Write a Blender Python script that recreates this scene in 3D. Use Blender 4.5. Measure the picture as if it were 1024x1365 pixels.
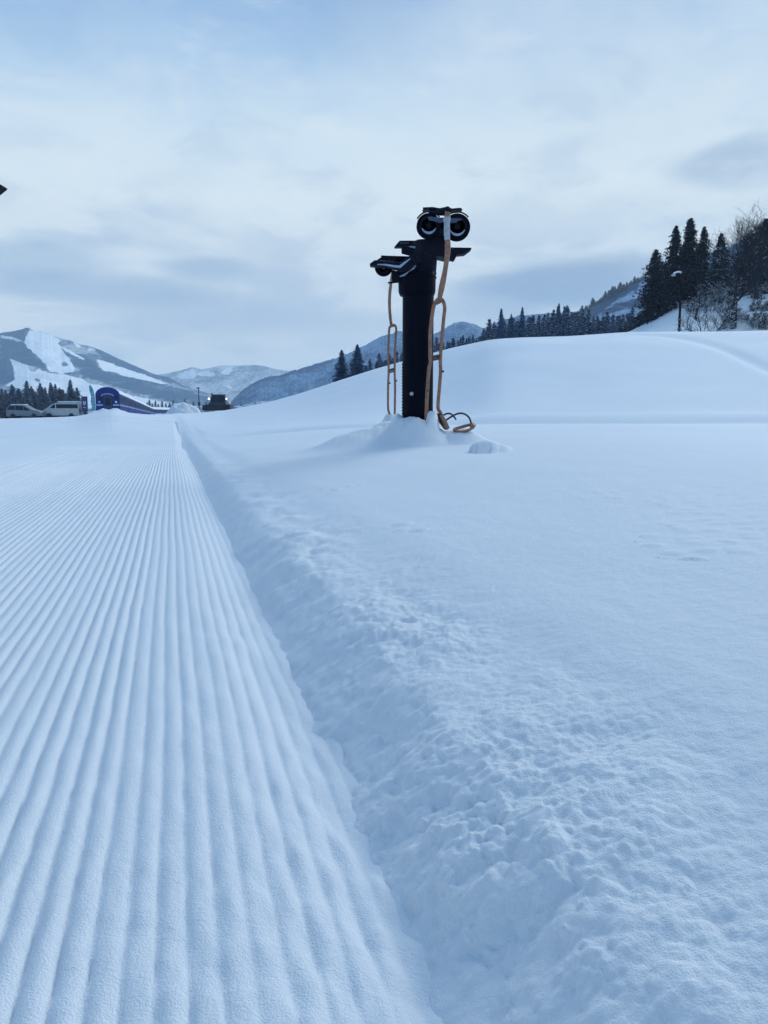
import bpy, math, random
import numpy as np
from mathutils import Vector, Matrix
R_ = math.radians
scene = bpy.context.scene
for o in list(bpy.data.objects):
    bpy.data.objects.remove(o)
C = scene.collection

# ---------------------------------------------------------------- camera
EYE = 0.75
FPX = 1025.0
HORIZ = 556.0
PITCH = math.atan((682.5 - HORIZ) / FPX)
cam_d = bpy.data.cameras.new("camera")
cam_d.sensor_fit = 'HORIZONTAL'; cam_d.sensor_width = 36.0; cam_d.lens = 36.0 * FPX / 1024.0
cam_d.clip_start = 0.02; cam_d.clip_end = 30000
cam = bpy.data.objects.new("camera", cam_d); C.objects.link(cam)
cam.location = (0, 0, EYE); cam.rotation_euler = (R_(90) - PITCH, 0, 0)
scene.camera = cam
CP, SP = math.cos(PITCH), math.sin(PITCH)

def at(px, py, Y):
    """point of the place seen in direction (px,py) at depth Y metres north of the camera"""
    dx = (px - 512) / FPX; dy = (682.5 - py) / FPX
    ry = CP + dy * SP; rz = -SP + dy * CP
    s = Y / ry
    return Vector((dx * s, Y, EYE + rz * s))

def ae(px, py):
    p = at(px, py, 1.0)
    return p.x, p.z - EYE

# ---------------------------------------------------------------- world
SUN_EL, SUN_AZ = R_(33), R_(34)          # azimuth clockwise from +Y
world = bpy.data.worlds.new("World"); scene.world = world
world.use_nodes = True
nt = world.node_tree; N = nt.nodes; L = nt.links
for n in list(N): N.remove(n)

def node(tree, t, **kw):
    n = tree.nodes.new(t)
    for k, v in kw.items():
        if k == 'ins':
            for i, val in v.items():
                if isinstance(val, bpy.types.NodeSocket): tree.links.new(val, n.inputs[i])
                else: n.inputs[i].default_value = val
        else: setattr(n, k, v)
    return n
def mth(tree, op, a, b=None, c=None, clamp=False):
    ins = {0: a}
    if b is not None: ins[1] = b
    if c is not None: ins[2] = c
    n = node(tree, 'ShaderNodeMath', operation=op, use_clamp=clamp, ins=ins)
    return n.outputs[0]
def mixc(tree, f, a, b, blend='MIX'):
    n = tree.nodes.new('ShaderNodeMix'); n.data_type = 'RGBA'; n.blend_type = blend
    for i, val in ((0, f), (6, a), (7, b)):
        if isinstance(val, bpy.types.NodeSocket): tree.links.new(val, n.inputs[i])
        else: n.inputs[i].default_value = val
    return n.outputs[2]
def ramp(tree, f, stops, interp='LINEAR'):
    n = tree.nodes.new('ShaderNodeValToRGB'); n.color_ramp.interpolation = interp
    e = n.color_ramp.elements
    while len(e) > 1: e.remove(e[-1])
    e[0].position = stops[0][0]; e[0].color = (*stops[0][1], 1)
    for p, c in stops[1:]:
        k = e.new(p); k.color = (*c, 1)
    tree.links.new(f, n.inputs[0])
    return n.outputs[0]
def s2l(r, g, b):
    f = lambda v: (v / 255 / 12.92) if v / 255 <= .04045 else ((v / 255 + .055) / 1.055) ** 2.4
    return (f(r), f(g), f(b))
def mrange(tree, v, a, b, c=0., d=1., smooth=True):
    n = tree.nodes.new('ShaderNodeMapRange')
    n.interpolation_type = 'SMOOTHSTEP' if smooth else 'LINEAR'
    tree.links.new(v, n.inputs[0])
    for i, x in ((1, a), (2, b), (3, c), (4, d)): n.inputs[i].default_value = x
    return n.outputs[0]

tc = N.new('ShaderNodeTexCoord'); gen = tc.outputs['Generated']
sep = node(nt, 'ShaderNodeSeparateXYZ', ins={0: gen})
dxs, dys, dzs = sep.outputs
den = mth(nt, 'ADD', mth(nt, 'MAXIMUM', dzs, 0.0), 0.16)
px_ = mth(nt, 'DIVIDE', dxs, den); py_ = mth(nt, 'DIVIDE', dys, den)
comb = node(nt, 'ShaderNodeCombineXYZ', ins={0: px_, 1: py_, 2: 0.0}).outputs[0]
n_big = node(nt, 'ShaderNodeTexNoise', ins={'Vector': comb, 'Scale': 0.9, 'Detail': 9.0, 'Roughness': 0.55, 'Distortion': 0.5}).outputs[0]
mp = node(nt, 'ShaderNodeMapping', ins={'Vector': comb, 'Rotation': (0, 0, 0.6), 'Scale': (0.8, 2.6, 1)})
n_wisp = node(nt, 'ShaderNodeTexNoise', ins={'Vector': mp.outputs[0], 'Scale': 1.7, 'Detail': 10.0, 'Roughness': 0.62, 'Distortion': 1.2}).outputs[0]
mp2 = node(nt, 'ShaderNodeMapping', ins={'Vector': gen, 'Scale': (1.0, 1.0, 2.6)})
n_low = node(nt, 'ShaderNodeTexNoise', ins={'Vector': mp2.outputs[0], 'Scale': 5.5, 'Detail': 8.0, 'Roughness': 0.55, 'Distortion': 0.4}).outputs[0]
elev = mth(nt, 'ADD', dzs, mth(nt, 'MULTIPLY', mth(nt, 'SUBTRACT', n_low, 0.5), 0.10))
base = ramp(nt, elev, [
    (0.0, s2l(240, 239, 237)), (0.06, s2l(242, 241, 239)), (0.12, s2l(228, 233, 238)), (0.17, s2l(223, 232, 241)),
    (0.25, s2l(232, 241, 248)), (0.33, s2l(219, 234, 247)), (0.40, s2l(176, 204, 237)),
    (0.48, s2l(134, 172, 220)), (0.62, s2l(96, 160, 222)), (1.0, s2l(84, 156, 222))])
# whiter veil on the right half, thin wisps high up
veil = mth(nt, 'MULTIPLY', mrange(nt, dxs, -0.15, 0.40), mrange(nt, dzs, 0.12, 0.30))
veil = mth(nt, 'MULTIPLY', veil, mrange(nt, dzs, 0.62, 0.36))
veil = mth(nt, 'MULTIPLY', veil, mrange(nt, n_big, 0.30, 0.62))
c1 = mixc(nt, mth(nt, 'MULTIPLY', veil, 0.8), base, (*s2l(240, 246, 250), 1))
wis = mth(nt, 'MULTIPLY', mrange(nt, n_wisp, 0.52, 0.75), mrange(nt, dzs, 0.25, 0.42))
c2 = mixc(nt, mth(nt, 'MULTIPLY', wis, 0.55), c1, (*s2l(205, 219, 238), 1))
# soft grey cloud patches, denser low in the sky
dk = mrange(nt, n_low, 0.46, 0.62)
dk = mth(nt, 'MULTIPLY', dk, mrange(nt, dzs, 0.34, 0.16))
c3 = mixc(nt, mth(nt, 'MULTIPLY', dk, 0.50), c2, (*s2l(160, 182, 212), 1))
def patch(px, py, sx, sz, thr=0.4):
    d = (at(px, py, 1.0) - Vector((0, 0, EYE))).normalized()
    a = mth(nt, 'DIVIDE', mth(nt, 'SUBTRACT', dxs, d.x), sx)
    b = mth(nt, 'DIVIDE', mth(nt, 'SUBTRACT', dzs, d.z), sz)
    r2 = mth(nt, 'ADD', mth(nt, 'MULTIPLY', a, a), mth(nt, 'MULTIPLY', b, b))
    r2 = mth(nt, 'ADD', r2, mth(nt, 'MULTIPLY', mth(nt, 'SUBTRACT', n_low, 0.5), 3.4))
    m = mrange(nt, r2, 1.2, -0.1)
    return mth(nt, 'MULTIPLY', m, mrange(nt, dys, 0.0, 0.3))
cc = c3
for (px, py, sx, sz, f, col) in [
        (170, 388, .15, .022, .70, (150, 176, 208)), (285, 358, .07, .018, .65, (150, 176, 208)), (300, 420, .18, .030, .55, (156, 180, 210)), (30, 345, .10, .02, .55, (156, 182, 212)), (480, 440, .10, .03, .4, (170, 190, 215)),
        (800, 372, .16, .032, .85, (134, 160, 197)), (690, 395, .12, .026, .60, (146, 172, 205)), (990, 215, .08, .030, .65, (156, 180, 210)), (620, 430, .10, .03, .5, (160, 184, 212)),
        (80, 320, .05, .012, .30, (160, 186, 218)), (400, 470, .20, .025, .35, (196, 212, 228)),
        (900, 290, .22, .040, .45, (212, 226, 238)), (660, 20, .10, .05, .40, (208, 222, 241)), (860, 130, .25, .06, .35, (206, 221, 238))]:
    cc = mixc(nt, mth(nt, 'MULTIPLY', patch(px, py, sx, sz), f), cc, (*s2l(*col), 1))
sky = N.new('ShaderNodeTexSky'); sky.sky_type = 'NISHITA'; sky.sun_disc = False
sky.sun_elevation = SUN_EL; sky.sun_rotation = SUN_AZ
n_fine = node(nt, 'ShaderNodeTexNoise', ins={'Vector': comb, 'Scale': 3.6, 'Detail': 10.0, 'Roughness': 0.62, 'Distortion': 0.5}).outputs[0]
fin = mth(nt, 'MULTIPLY', mrange(nt, n_fine, 0.50, 0.72), mrange(nt, dzs, 0.14, 0.26))
cc = mixc(nt, mth(nt, 'MULTIPLY', fin, 0.38), cc, (*s2l(240, 244, 248), 1))
fin2 = mth(nt, 'MULTIPLY', mrange(nt, n_fine, 0.50, 0.32), mrange(nt, dzs, 0.05, 0.12))
cc = mixc(nt, mth(nt, 'MULTIPLY', fin2, 0.30), cc, (*s2l(172, 194, 222), 1))
skys = node(nt, 'ShaderNodeVectorMath', operation='SCALE', ins={0: sky.outputs[0], 'Scale': 0.075})
mix_up = mth(nt, 'MULTIPLY', mrange(nt, dzs, 0.5, 0.9), 0.4)
cc = mixc(nt, mix_up, cc, skys.outputs[0])
cc = mixc(nt, 1.0, cc, (0.860, 0.893, 0.882, 1), 'MULTIPLY')
bg = node(nt, 'ShaderNodeBackground', ins={0: cc, 1: 1.0})
wo = N.new('ShaderNodeOutputWorld'); L.new(bg.outputs[0], wo.inputs[0])

# ---------------------------------------------------------------- sun
sun_d = bpy.data.lights.new("sun", 'SUN'); sun_d.energy = 1.75; sun_d.angle = R_(32); sun_d.color = (0.94, 0.99, 0.97)
sun = bpy.data.objects.new("sun", sun_d); C.objects.link(sun)
sdir = Vector((math.sin(SUN_AZ) * math.cos(SUN_EL), math.cos(SUN_AZ) * math.cos(SUN_EL), math.sin(SUN_EL)))
sun.rotation_euler = sdir.to_track_quat('Z', 'Y').to_euler()

scene.view_settings.view_transform = 'Standard'; scene.view_settings.look = 'None'
scene.view_settings.gamma = 1.0; scene.view_settings.use_curve_mapping = False
scene.view_settings.exposure = 0.12
scene.render.engine = 'CYCLES'
scene.cycles.use_denoising = True
scene.cycles.max_bounces = 8; scene.cycles.volume_bounces = 2
scene.cycles.use_adaptive_sampling = True; scene.cycles.adaptive_threshold = 0.01

# ---------------------------------------------------------------- numpy noise
_rs = np.random.RandomState(5)
_perm = _rs.permutation(512).astype(np.int64)
_ga = _rs.rand(512) * 2 * np.pi
_gx, _gy = np.cos(_ga), np.sin(_ga)
def _h(i, j): return _perm[(_perm[i & 511] + j) & 511]
def perlin(x, y):
    x = np.asarray(x, float); y = np.asarray(y, float)
    i = np.floor(x).astype(np.int64); j = np.floor(y).astype(np.int64)
    fx = x - i; fy = y - j
    ux = fx * fx * fx * (fx * (fx * 6 - 15) + 10); uy = fy * fy * fy * (fy * (fy * 6 - 15) + 10)
    def g(a, b, dx, dy):
        h = _h(a, b); return _gx[h] * dx + _gy[h] * dy
    n00 = g(i, j, fx, fy); n10 = g(i + 1, j, fx - 1, fy)
    n01 = g(i, j + 1, fx, fy - 1); n11 = g(i + 1, j + 1, fx - 1, fy - 1)
    return (n00 * (1 - ux) + n10 * ux) * (1 - uy) + (n01 * (1 - ux) + n11 * ux) * uy * 1.0
def fbm(x, y, o=4, g=0.5):
    s = 0; a = 1.0
    for k in range(o):
        s = s + a * perlin(x * 2 ** k + 17.3 * k, y * 2 ** k - 9.1 * k); a *= g
    return s
_wx = _rs.rand(512); _wy = _rs.rand(512); _wr = _rs.rand(512)
def worley(x, y):
    x = np.asarray(x, float); y = np.asarray(y, float)
    i = np.floor(x).astype(np.int64); j = np.floor(y).astype(np.int64)
    best = np.full(x.shape, 9.0)
    for a in (-1, 0, 1):
        for b in (-1, 0, 1):
            h = _h(i + a, j + b)
            dx = i + a + _wx[h] - x; dy = j + b + _wy[h] - y
            best = np.minimum(best, (dx * dx + dy * dy) * (0.75 + 0.7 * _wr[h]))
    return best
def sst(a, b, x):
    t = np.clip((np.asarray(x, float) - a) / (b - a), 0, 1); return t * t * (3 - 2 * t)

# ---------------------------------------------------------------- the lie of the land
LB = R_(15.4); LC, LS = math.cos(LB), math.sin(LB)     # the groomed run heads a little to the left
crest_px = [(-900,560,60),(-300,559,60),(-100,558,60),(0,558,60),(60,556.5,60),(100,555,60),(128,550,58),(148,546,58),(170,550,58),(200,553,62),
            (230,552,76),(262,550.5,100),(300,547.5,112),(330,542,104),(360,536.5,92),(400,526,80),(450,510,70),
            (500,494.5,64),(560,478,60),(600,468,57),(650,459.5,55),(700,456,54),(760,454,54),(830,449.5,54),
            (900,448,54),(1024,447,54),(1500,446,54)]
_ca, _ce, _cd = [], [], []
for (x_, y_, d_) in crest_px:
    a_, e_ = ae(x_, y_); _ca.append(a_); _ce.append(e_); _cd.append(d_)
_ca = np.array(_ca); _ce = np.array(_ce); _cd = np.array(_cd, float)
second_px = [(822,449.5),(845,441),(862,432),(880,422),(905,410),(940,400),(1024,390),(1200,376),(1600,360)]
_sa = np.array([ae(*p)[0] for p in second_px]); _se = np.array([ae(*p)[1] for p in second_px])

def smooth_interp(x, xp, fp):
    w = 0.008
    return (np.interp(x - w, xp, fp) + 2 * np.interp(x, xp, fp) + np.interp(x + w, xp, fp)) / 4

def ground(X, Y):
    X = np.asarray(X, float); Y = np.asarray(Y, float)
    Ys = np.maximum(Y, 0.3); a = X / Ys
    u = X * LC + Y * LS; v = -X * LS + Y * LC
    # flat apron: low on the run, rising gently away from it to the right
    off = np.maximum(u - 0.9, 0)
    z0 = 0.165 + 0.43 * (1 - np.exp(-off / 3.7))
    z0 = np.where(u < 0.9, 0.165 * sst(0.2, 0.9, u), z0)
    rise = 0.30 * sst(20, 60, Y)
    z0 = z0 + rise * sst(3.0, 0.0, u)
    z0 = z0 + 0.10 * fbm(X / 9 + 3, Y / 9 + 1, 2) * sst(6, 25, Y)
    e = smooth_interp(a, _ca, _ce); D = smooth_interp(a, _ca, _cd)
    Zc = EYE + e * D
    t0 = np.minimum(21.0, D * 0.42)
    t = np.clip((Ys - t0) / (D - t0), 0, 1)
    hill = sst(0.06, 0.16, a) * 1.0
    s_soft = t * t * (3 - 2 * t)
    s_hill = np.sin(t * np.pi / 2) ** 1.35
    sh = s_soft * (1 - hill) + s_hill * hill
    z = z0 * (1 - sh) + Zc * sh
    z = z - 0.085 * np.exp(-((Ys - t0 - 0.6 - .25 * perlin(X / 5, X * 0)) / .42) ** 2) * sst(0.5, 3, u)
    z = z + 0.05 * np.exp(-((Ys - t0 - 1.7) / .6) ** 2) * sst(0.5, 3, u)   # packed track along the toe of the hill
    # behind the crest
    back = np.maximum(Ys - D, 0)
    kfall = 0.030 + 0.0 * a
    zb = Zc - kfall * back - 0.25 * sst(0, 6, back)
    plate = 0.42
    left = sst(-0.19, -0.25, a)
    zb = zb * (1 - left) + (Zc + (plate - Zc) * sst(2, 22, back)) * left
    # right: ground climbs again behind the first crest
    e2 = np.interp(a, _sa, _se); Z2 = EYE + e2 * 86.0
    rr = sst(_sa[0] - 0.004, _sa[0] + 0.012, a)
    zr = Zc - 0.25 * sst(0, 5, back) + (Z2 - Zc + 0.25) * sst(2, 34, back) - 0.05 * np.maximum(back - 34, 0)
    zr = zr + 0.35 * fbm(X / 4, Y / 4, 3) * sst(3, 12, back)
    zb = zb * (1 - rr) + zr * rr
    z = np.where(back > 0, zb, z)
    z = z * (1 - sst(230, 420, Ys)) + (-2.7) * sst(230, 420, Ys)
    # long rolls on the hill
    roll = sst(26, 40, Y) * sst(1.2, 0.85, Ys / D)
    z = z + roll * (0.22 * fbm(X / 14 + 5, Y / 10, 2)) * sst(0.02, 0.12, a) * sst(1.0, 0.8, Ys / D)
    # contour of a cat road crossing the hill on the right
    rd = Ys - (47 - 20 * sst(0.25, 0.60, a))
    z = z - 0.14 * np.exp(-(rd / 1.1) ** 2) * sst(0.24, 0.32, a) * sst(1.0, .9, Ys / D)
    return z
def gz(X, Y): return float(ground(np.array([X]), np.array([Y]))[0])

TW = at(557, 571, 11.0)                      # tower foot
MB_SPOTS = [(523, 552.5, 12.35, .24, .30, 1.6), (520, 560, 11.6, .45, .60, 1.1), (498, 568, 11.3, .62, .55, 1.0), (470, 578, 11.0, .50, .45, 1.0),
            (575.5, 541.5, 10.46, .115, .10, 2.8), (548, 557, 10.75, .50, .48, 1.1), (561, 560, 10.42, .34, .34, 1.3), (531, 551, 10.95, .17, .2, 1.2),
            (556, 553, 11.0, .35, .3, 1.5), (612, 574.5, 10.45, .34, .30, 1.6), (601, 575, 10.5, .25, .2, 1.6), (618, 568, 10.75, .18, .2, 1.4)]
def mound(X, Y):
    m = 0
    for (px, py, Yd, rx, ry, h) in [(552, 575, 11.0, .62, .60, .28), (500, 580, 11.1, .66, .5, .14), (600, 580, 11.3, .36, .5, .12),
                                     (574, 560, 10.62, .17, .16, .13), (530, 562, 11.2, .20, .25, .10), (462, 582, 11.2, .40, .35, .04),
                                     (592, 560, 11.3, .22, .25, .06)]:
        x0 = (px - 512) / FPX * Yd
        q = ((X - x0) / rx) ** 2 + ((Y - Yd) / ry) ** 2
        m = m + .5 * h * np.exp(-q * 1.5)
    # small clod lying on the field
    q = ((X - 1.19) / .24) ** 2 + ((Y - 8.6) / .30) ** 2
    cl = np.clip(1 - q, 0, 1) ** 0.33 * .125 * (1 + .14 * perlin(X * 9, Y * 9)) * (1 - .55 * sst(1.1, 1.42, X))
    m = m * (1 + .45 * fbm(X * 2.2, Y * 2.2 + 4, 3))
    for (px, py, Yd, rx, ry, pw) in MB_SPOTS:
        x0 = (px - 512) / FPX * Yd
        q = ((X - x0) / rx) ** 2 + ((Y - Yd) / ry) ** 2
        tgt = at(px, py, Yd).z - ground(np.full_like(X, x0), np.full_like(Y, Yd))
        m = np.maximum(m, tgt * np.exp(-q ** pw) * (1 + .20 * perlin(X * 2.3, Y * 2.3) + .10 * perlin(X * 6, Y * 6) + .06 * perlin(X * 15, Y * 15)))
    return m + cl

def grid_mesh(name, P, mat, smooth=True):
    nr, nc = P.shape[:2]
    me = bpy.data.meshes.new(name)
    idx = np.arange(nr * nc).reshape(nr, nc)
    q = np.stack([idx[:-1, :-1], idx[:-1, 1:], idx[1:, 1:], idx[1:, :-1]], -1).reshape(-1, 4)
    me.vertices.add(nr * nc); me.vertices.foreach_set('co', P.reshape(-1).astype(np.float32))
    me.loops.add(q.size); me.loops.foreach_set('vertex_index', q.reshape(-1).astype(np.int32))
    me.polygons.add(len(q)); me.polygons.foreach_set('loop_start', (np.arange(len(q)) * 4).astype(np.int32))
    me.polygons.foreach_set('loop_total', np.full(len(q), 4, np.int32))
    me.polygons.foreach_set('use_smooth', np.full(len(q), smooth, bool))
    me.update(calc_edges=True); me.validate()
    me.materials.append(mat)
    o = bpy.data.objects.new(name, me); C.objects.link(o)
    return o

# ---------------------------------------------------------------- materials
def new_mat(name):
    m = bpy.data.materials.new(name); m.use_nodes = True
    t = m.node_tree; b = t.nodes['Principled BSDF']
    return m, t, b
def bump(t, b, height, strength=0.3, dist=0.02):
    n = t.nodes.new('ShaderNodeBump'); n.inputs['Strength'].default_value = strength; n.inputs['Distance'].default_value = dist
    t.links.new(height, n.inputs['Height']); t.links.new(n.outputs[0], b.inputs['Normal'])
def plain(name, col, rough=0.5, metal=0.0, var=0.15, scale=8.0, bstr=0.0):
    m, t, b = new_mat(name)
    c = t.nodes.new('ShaderNodeTexCoord')
    nz = node(t, 'ShaderNodeTexNoise', ins={'Vector': c.outputs['Object'], 'Scale': scale, 'Detail': 5.0, 'Roughness': 0.6})
    lo = tuple(x * (1 - var) for x in col); hi = tuple(min(1, x * (1 + var)) for x in col)
    t.links.new(ramp(t, nz.outputs[0], [(0.3, lo), (0.7, hi)]), b.inputs['Base Color'])
    b.inputs['Roughness'].default_value = rough; b.inputs['Metallic'].default_value = metal
    if bstr: bump(t, b, nz.outputs[0], bstr, 0.01)
    return m

def snow_mat(name, col=(0.82, 0.86, 0.90), grain=1.0, clump=1.0):
    m, t, b = new_mat(name)
    g = t.nodes.new('ShaderNodeNewGeometry'); pos = g.outputs['Position']
    n1 = node(t, 'ShaderNodeTexNoise', ins={'Vector': pos, 'Scale': 260.0, 'Detail': 3.0, 'Roughness': 0.7}).outputs[0]
    n2 = node(t, 'ShaderNodeTexNoise', ins={'Vector': pos, 'Scale': 45.0, 'Detail': 6.0, 'Roughness': 0.6}).outputs[0]
    n3 = node(t, 'ShaderNodeTexNoise', ins={'Vector': pos, 'Scale': 0.35, 'Detail': 4.0}).outputs[0]
    h = mth(t, 'ADD', mth(t, 'MULTIPLY', n1, 0.85 * grain), mth(t, 'MULTIPLY', n2, 1.0 * clump))
    bump(t, b, h, 0.75, 0.006)
    lo = tuple(x * 0.965 for x in col)
    t.links.new(ramp(t, n3, [(0.35, lo), (0.65, col)]), b.inputs['Base Color'])
    b.inputs['Roughness'].default_value = 0.75
    b.inputs['Specular IOR Level'].default_value = 0.2
    b.inputs['Subsurface Weight'].default_value = 0.0
    return m
M_snow = snow_mat("snow")
M_groom = snow_mat("groomed_snow", grain=0.9, clump=0.8)
M_snowfar = snow_mat("snow_far", (0.82, 0.86, 0.90), 0.0, 0.3)

# ---------------------------------------------------------------- snow field (fan-shaped sheet)
rows = [0.30]
while rows[-1] < 430:
    y = rows[-1]; rows.append(y + min(max(0.0033, y * y / 560 * 1.0), (.16 if 18.5 < y < 24 else .012 * y if y < 60 else .025 * y)))
rows = np.array(rows)
fine = np.arange(-0.60, 0.60, 0.00135)
coarse = 0.60 + (np.linspace(0, 1, 46)[1:] ** 2) * 5.0
cols = np.concatenate([-coarse[::-1], fine, coarse])
A, Yg = np.meshgrid(cols, rows)
Xg = A * Yg
Zg = ground(Xg, Yg)
U = Xg * LC + Yg * LS; V = -Xg * LS + Yg * LC
dY = np.gradient(rows)[:, None]
def keep(wl): return sst(1.1, 2.6, wl / dY)       # drop detail finer than the sheet can carry
near = sst(0, 1, (26 - Yg) / 8)
# bank thrown up by the groomer
edge = 0.012 * perlin(V * 3.1, V * 0 + .5) + 0.02 * perlin(V * 0.9, V * 0 + 8.2)
ub = U + edge - 0.05
fadeb = sst(40, 14, V)
prof = -0.080 + 0.140 * sst(0.22, 0.52, ub) + 0.105 * sst(.44, 1.05, ub) + 0.024 * np.exp(-((ub - .56) / .15) ** 2) + 0.005 * sst(.7, 1.0, ub)
bank_w = (.35 + .65 * sst(0.24, 0.40, ub)) * (.25 + .75 * sst(0.95, 0.60, ub)) * sst(1.25, .9, ub)
zb_ = np.where(ub < 1.0, prof, Zg)
Zn = Zg.copy()
wb = sst(1.10, 0.85, ub)
Zn = Zg * (1 - wb * fadeb) + (prof + np.where(V > 20, Zg * 0, 0)) * wb * fadeb
lump = 0
for (wl, amp) in ((0.34, 0.055), (0.16, 0.028), (0.075, 0.020), (.038, .013), (.020, .007)):
    lump = lump + keep(wl) * amp * (0.62 - np.sqrt(np.minimum(worley(U / wl + perlin(V * 4, U * 4) * .5, V / wl + perlin(V * 4 + 9, U * 4) * .5), 1.2)))
for (wl, amp) in ((0.6, 0.030), (0.22, 0.022), (0.09, 0.014), (0.045, 0.010), (0.022, 0.0075), (0.011, 0.0042)):
    nn = perlin(U / wl + 31 * wl, V / wl + 7)
    lump = lump + keep(wl) * amp * nn
mods = .80 * (1 + .25 * np.exp(-((ub - .36) / .11) ** 2)) * (0.34 + 0.85 * np.clip(perlin(U * 2.1 + 4, V * 1.3) + .35, 0, 1))
rough_w = bank_w * sst(15, 9, V) + 0.0
Zn = Zn + lump * mods * rough_w * 0.95
# field: faint wind texture and scattered clods
field_w = sst(0.9, 1.2, ub)
clod = np.clip(0.16 - worley(U / .13, V / .13), 0, 1) * 0.05 * (perlin(U * .9, V * .9 + 4) > .12) * np.exp(-(ub - .9) / .9)
Zn = Zn + field_w * near * (keep(.5) * .006 * perlin(U / .5, V / .8) + keep(.18) * .0035 * perlin(U / .18, V / .18 + 3) + keep(.06) * .0022 * perlin(U / .06, V / .06) * (0.4 + np.exp(-(ub - .9) / 1.3))
                            + keep(.03) * .0010 * perlin(U / .028, V / .028)) + field_w * keep(.12) * np.clip(clod, 0, .006) * 2.2
Zn = Zn + np.where((Yg > 7) & (Yg < 14), mound(Xg, Yg), 0) * sst(.9, 1.2, U)
Zn = Zn + keep(.3) * .012 * perlin(Xg / .35, Yg / .35) * np.exp(-(((Xg - .3) / 1.0) ** 2 + ((Yg - 11) / .8) ** 2))
# sink under the groomed sheet on the run itself
RUN_END = 44.0
onrun = sst(0.29, 0.19, U) * sst(RUN_END + .9, RUN_END - .2, V)
Zn = Zn - 0.32 * onrun
wallw = np.exp(-((ub - .38) / .16) ** 2) * near
sh_ = wallw * (keep(.12) * .014 * perlin(Zn / .05 + U / .3, V / .12) + keep(.05) * .008 * perlin(Zn / .02 + 7, V / .045))
Xg = Xg + sh_ * LC; Yg = Yg + sh_ * LS
field = grid_mesh("snow_field", np.stack([Xg, Yg, Zn], -1), M_snow)
field['kind'] = 'structure'

# ---------------------------------------------------------------- groomed run (sheet aligned with the run)
SPC = 0.0435
uc = np.concatenate([-(3.2 + (np.linspace(0, 1, 70)[::-1] ** 1.7) * 60)[:-1], np.arange(-3.2, 0.66, SPC / 9)])
vr = [-0.4]
while vr[-1] < RUN_END + 1: vr.append(vr[-1] + max(0.009, min(0.02 * abs(vr[-1]), .35)))
vr = np.array(vr)
UU, VV = np.meshgrid(uc, vr)
XX = UU * LC - VV * LS; YY = UU * LS + VV * LC
ZZ = ground(XX, np.maximum(YY, .3))
ZZ = np.where(UU > 0.1, np.minimum(ZZ, ground((UU * 0 + .1) * LC - VV * LS, np.maximum((UU * 0 + .1) * LS + VV * LC, .3))), ZZ)
uw = UU + 0.009 * perlin(VV * 0.8, UU * 1.5) + 0.0034 * perlin(VV * 6, UU * 14) + .002 * perlin(VV * 17, UU * 22)
ph = uw / SPC
ridx = np.floor(ph).astype(np.int64)
amp_r = 0.65 + 0.65 * _wr[ridx & 511]
fr = ph - np.floor(ph)
rid = np.clip(np.sin(fr * np.pi), 0, 1) ** 0.8           # rounded ridge, narrow valley
wear = np.clip(0.95 + 0.35 * perlin(VV * .35 + 2, UU * .9) + 0.34 * perlin(VV * 7, UU * 23) + .2 * perlin(VV * 23, UU * 40), .25, 1.3)
crumb = sst(-0.24, 0.28, UU)
gamp = 0.0100 * amp_r * wear * sst(-3.4, -2.2, UU) * (1 - .45 * crumb) * sst(30, 9, VV)
ZZ = ZZ + gamp * (rid - 0.6)
cell = np.gradient(vr)[:, None]
spk = np.clip(.07 - worley(UU / .055 + 40, VV / .055), 0, .07) * (perlin(UU * 1.7 + 3, VV * 1.1) > -.05)
spk2 = np.clip(.05 - worley(UU / .12 + 9, VV / .12 + 4), 0, .05)
ZZ = ZZ + sst(1.0, 2.2, .05 / cell) * spk * .055 + sst(1.0, 2.2, .09 / cell) * spk2 * .07
kp = lambda wl: sst(1.0, 2.4, wl / cell)
ZZ = ZZ + kp(.05) * perlin(UU / .03, VV / .05) * (.0024 + .0060 * crumb) + kp(.02) * perlin(UU / .014, VV / .02) * (.0017 + .0032 * crumb)
ZZ = ZZ + kp(.12) * perlin(UU / .09, VV / .14) * (.0016 + .011 * crumb) + .010 * perlin(UU / 1.4, VV / 3.0) * sst(0, 4, VV)
ZZ = ZZ - 0.065 * sst(0.06, 0.42, UU) + kp(.12) * sst(.08, .34, UU) * (.009 * perlin(UU / .11, VV / .16 + 5) + .010 * perlin(UU / .05, VV / .07))
ZZ = ZZ + 0.002 - 0.12 * sst(RUN_END - .1, RUN_END + .8, VV) - 0.3 * sst(.55, .62, UU)
run = grid_mesh("groomed_run", np.stack([XX, YY, ZZ], -1), M_groom)
run['kind'] = 'structure'

# ---------------------------------------------------------------- valley floor out to the horizon
th = np.linspace(0, 2 * np.pi, 97); rr_ = np.array([0.0, 60, 200, 420, 900, 1800, 2600, 3300])
TH, RR = np.meshgrid(th, rr_)
vf = np.stack([RR * np.cos(TH), RR * np.sin(TH), np.full_like(RR, -2.9)], -1)
vfo = grid_mesh("valley_ground", vf, M_snowfar); vfo['kind'] = 'structure'

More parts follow.
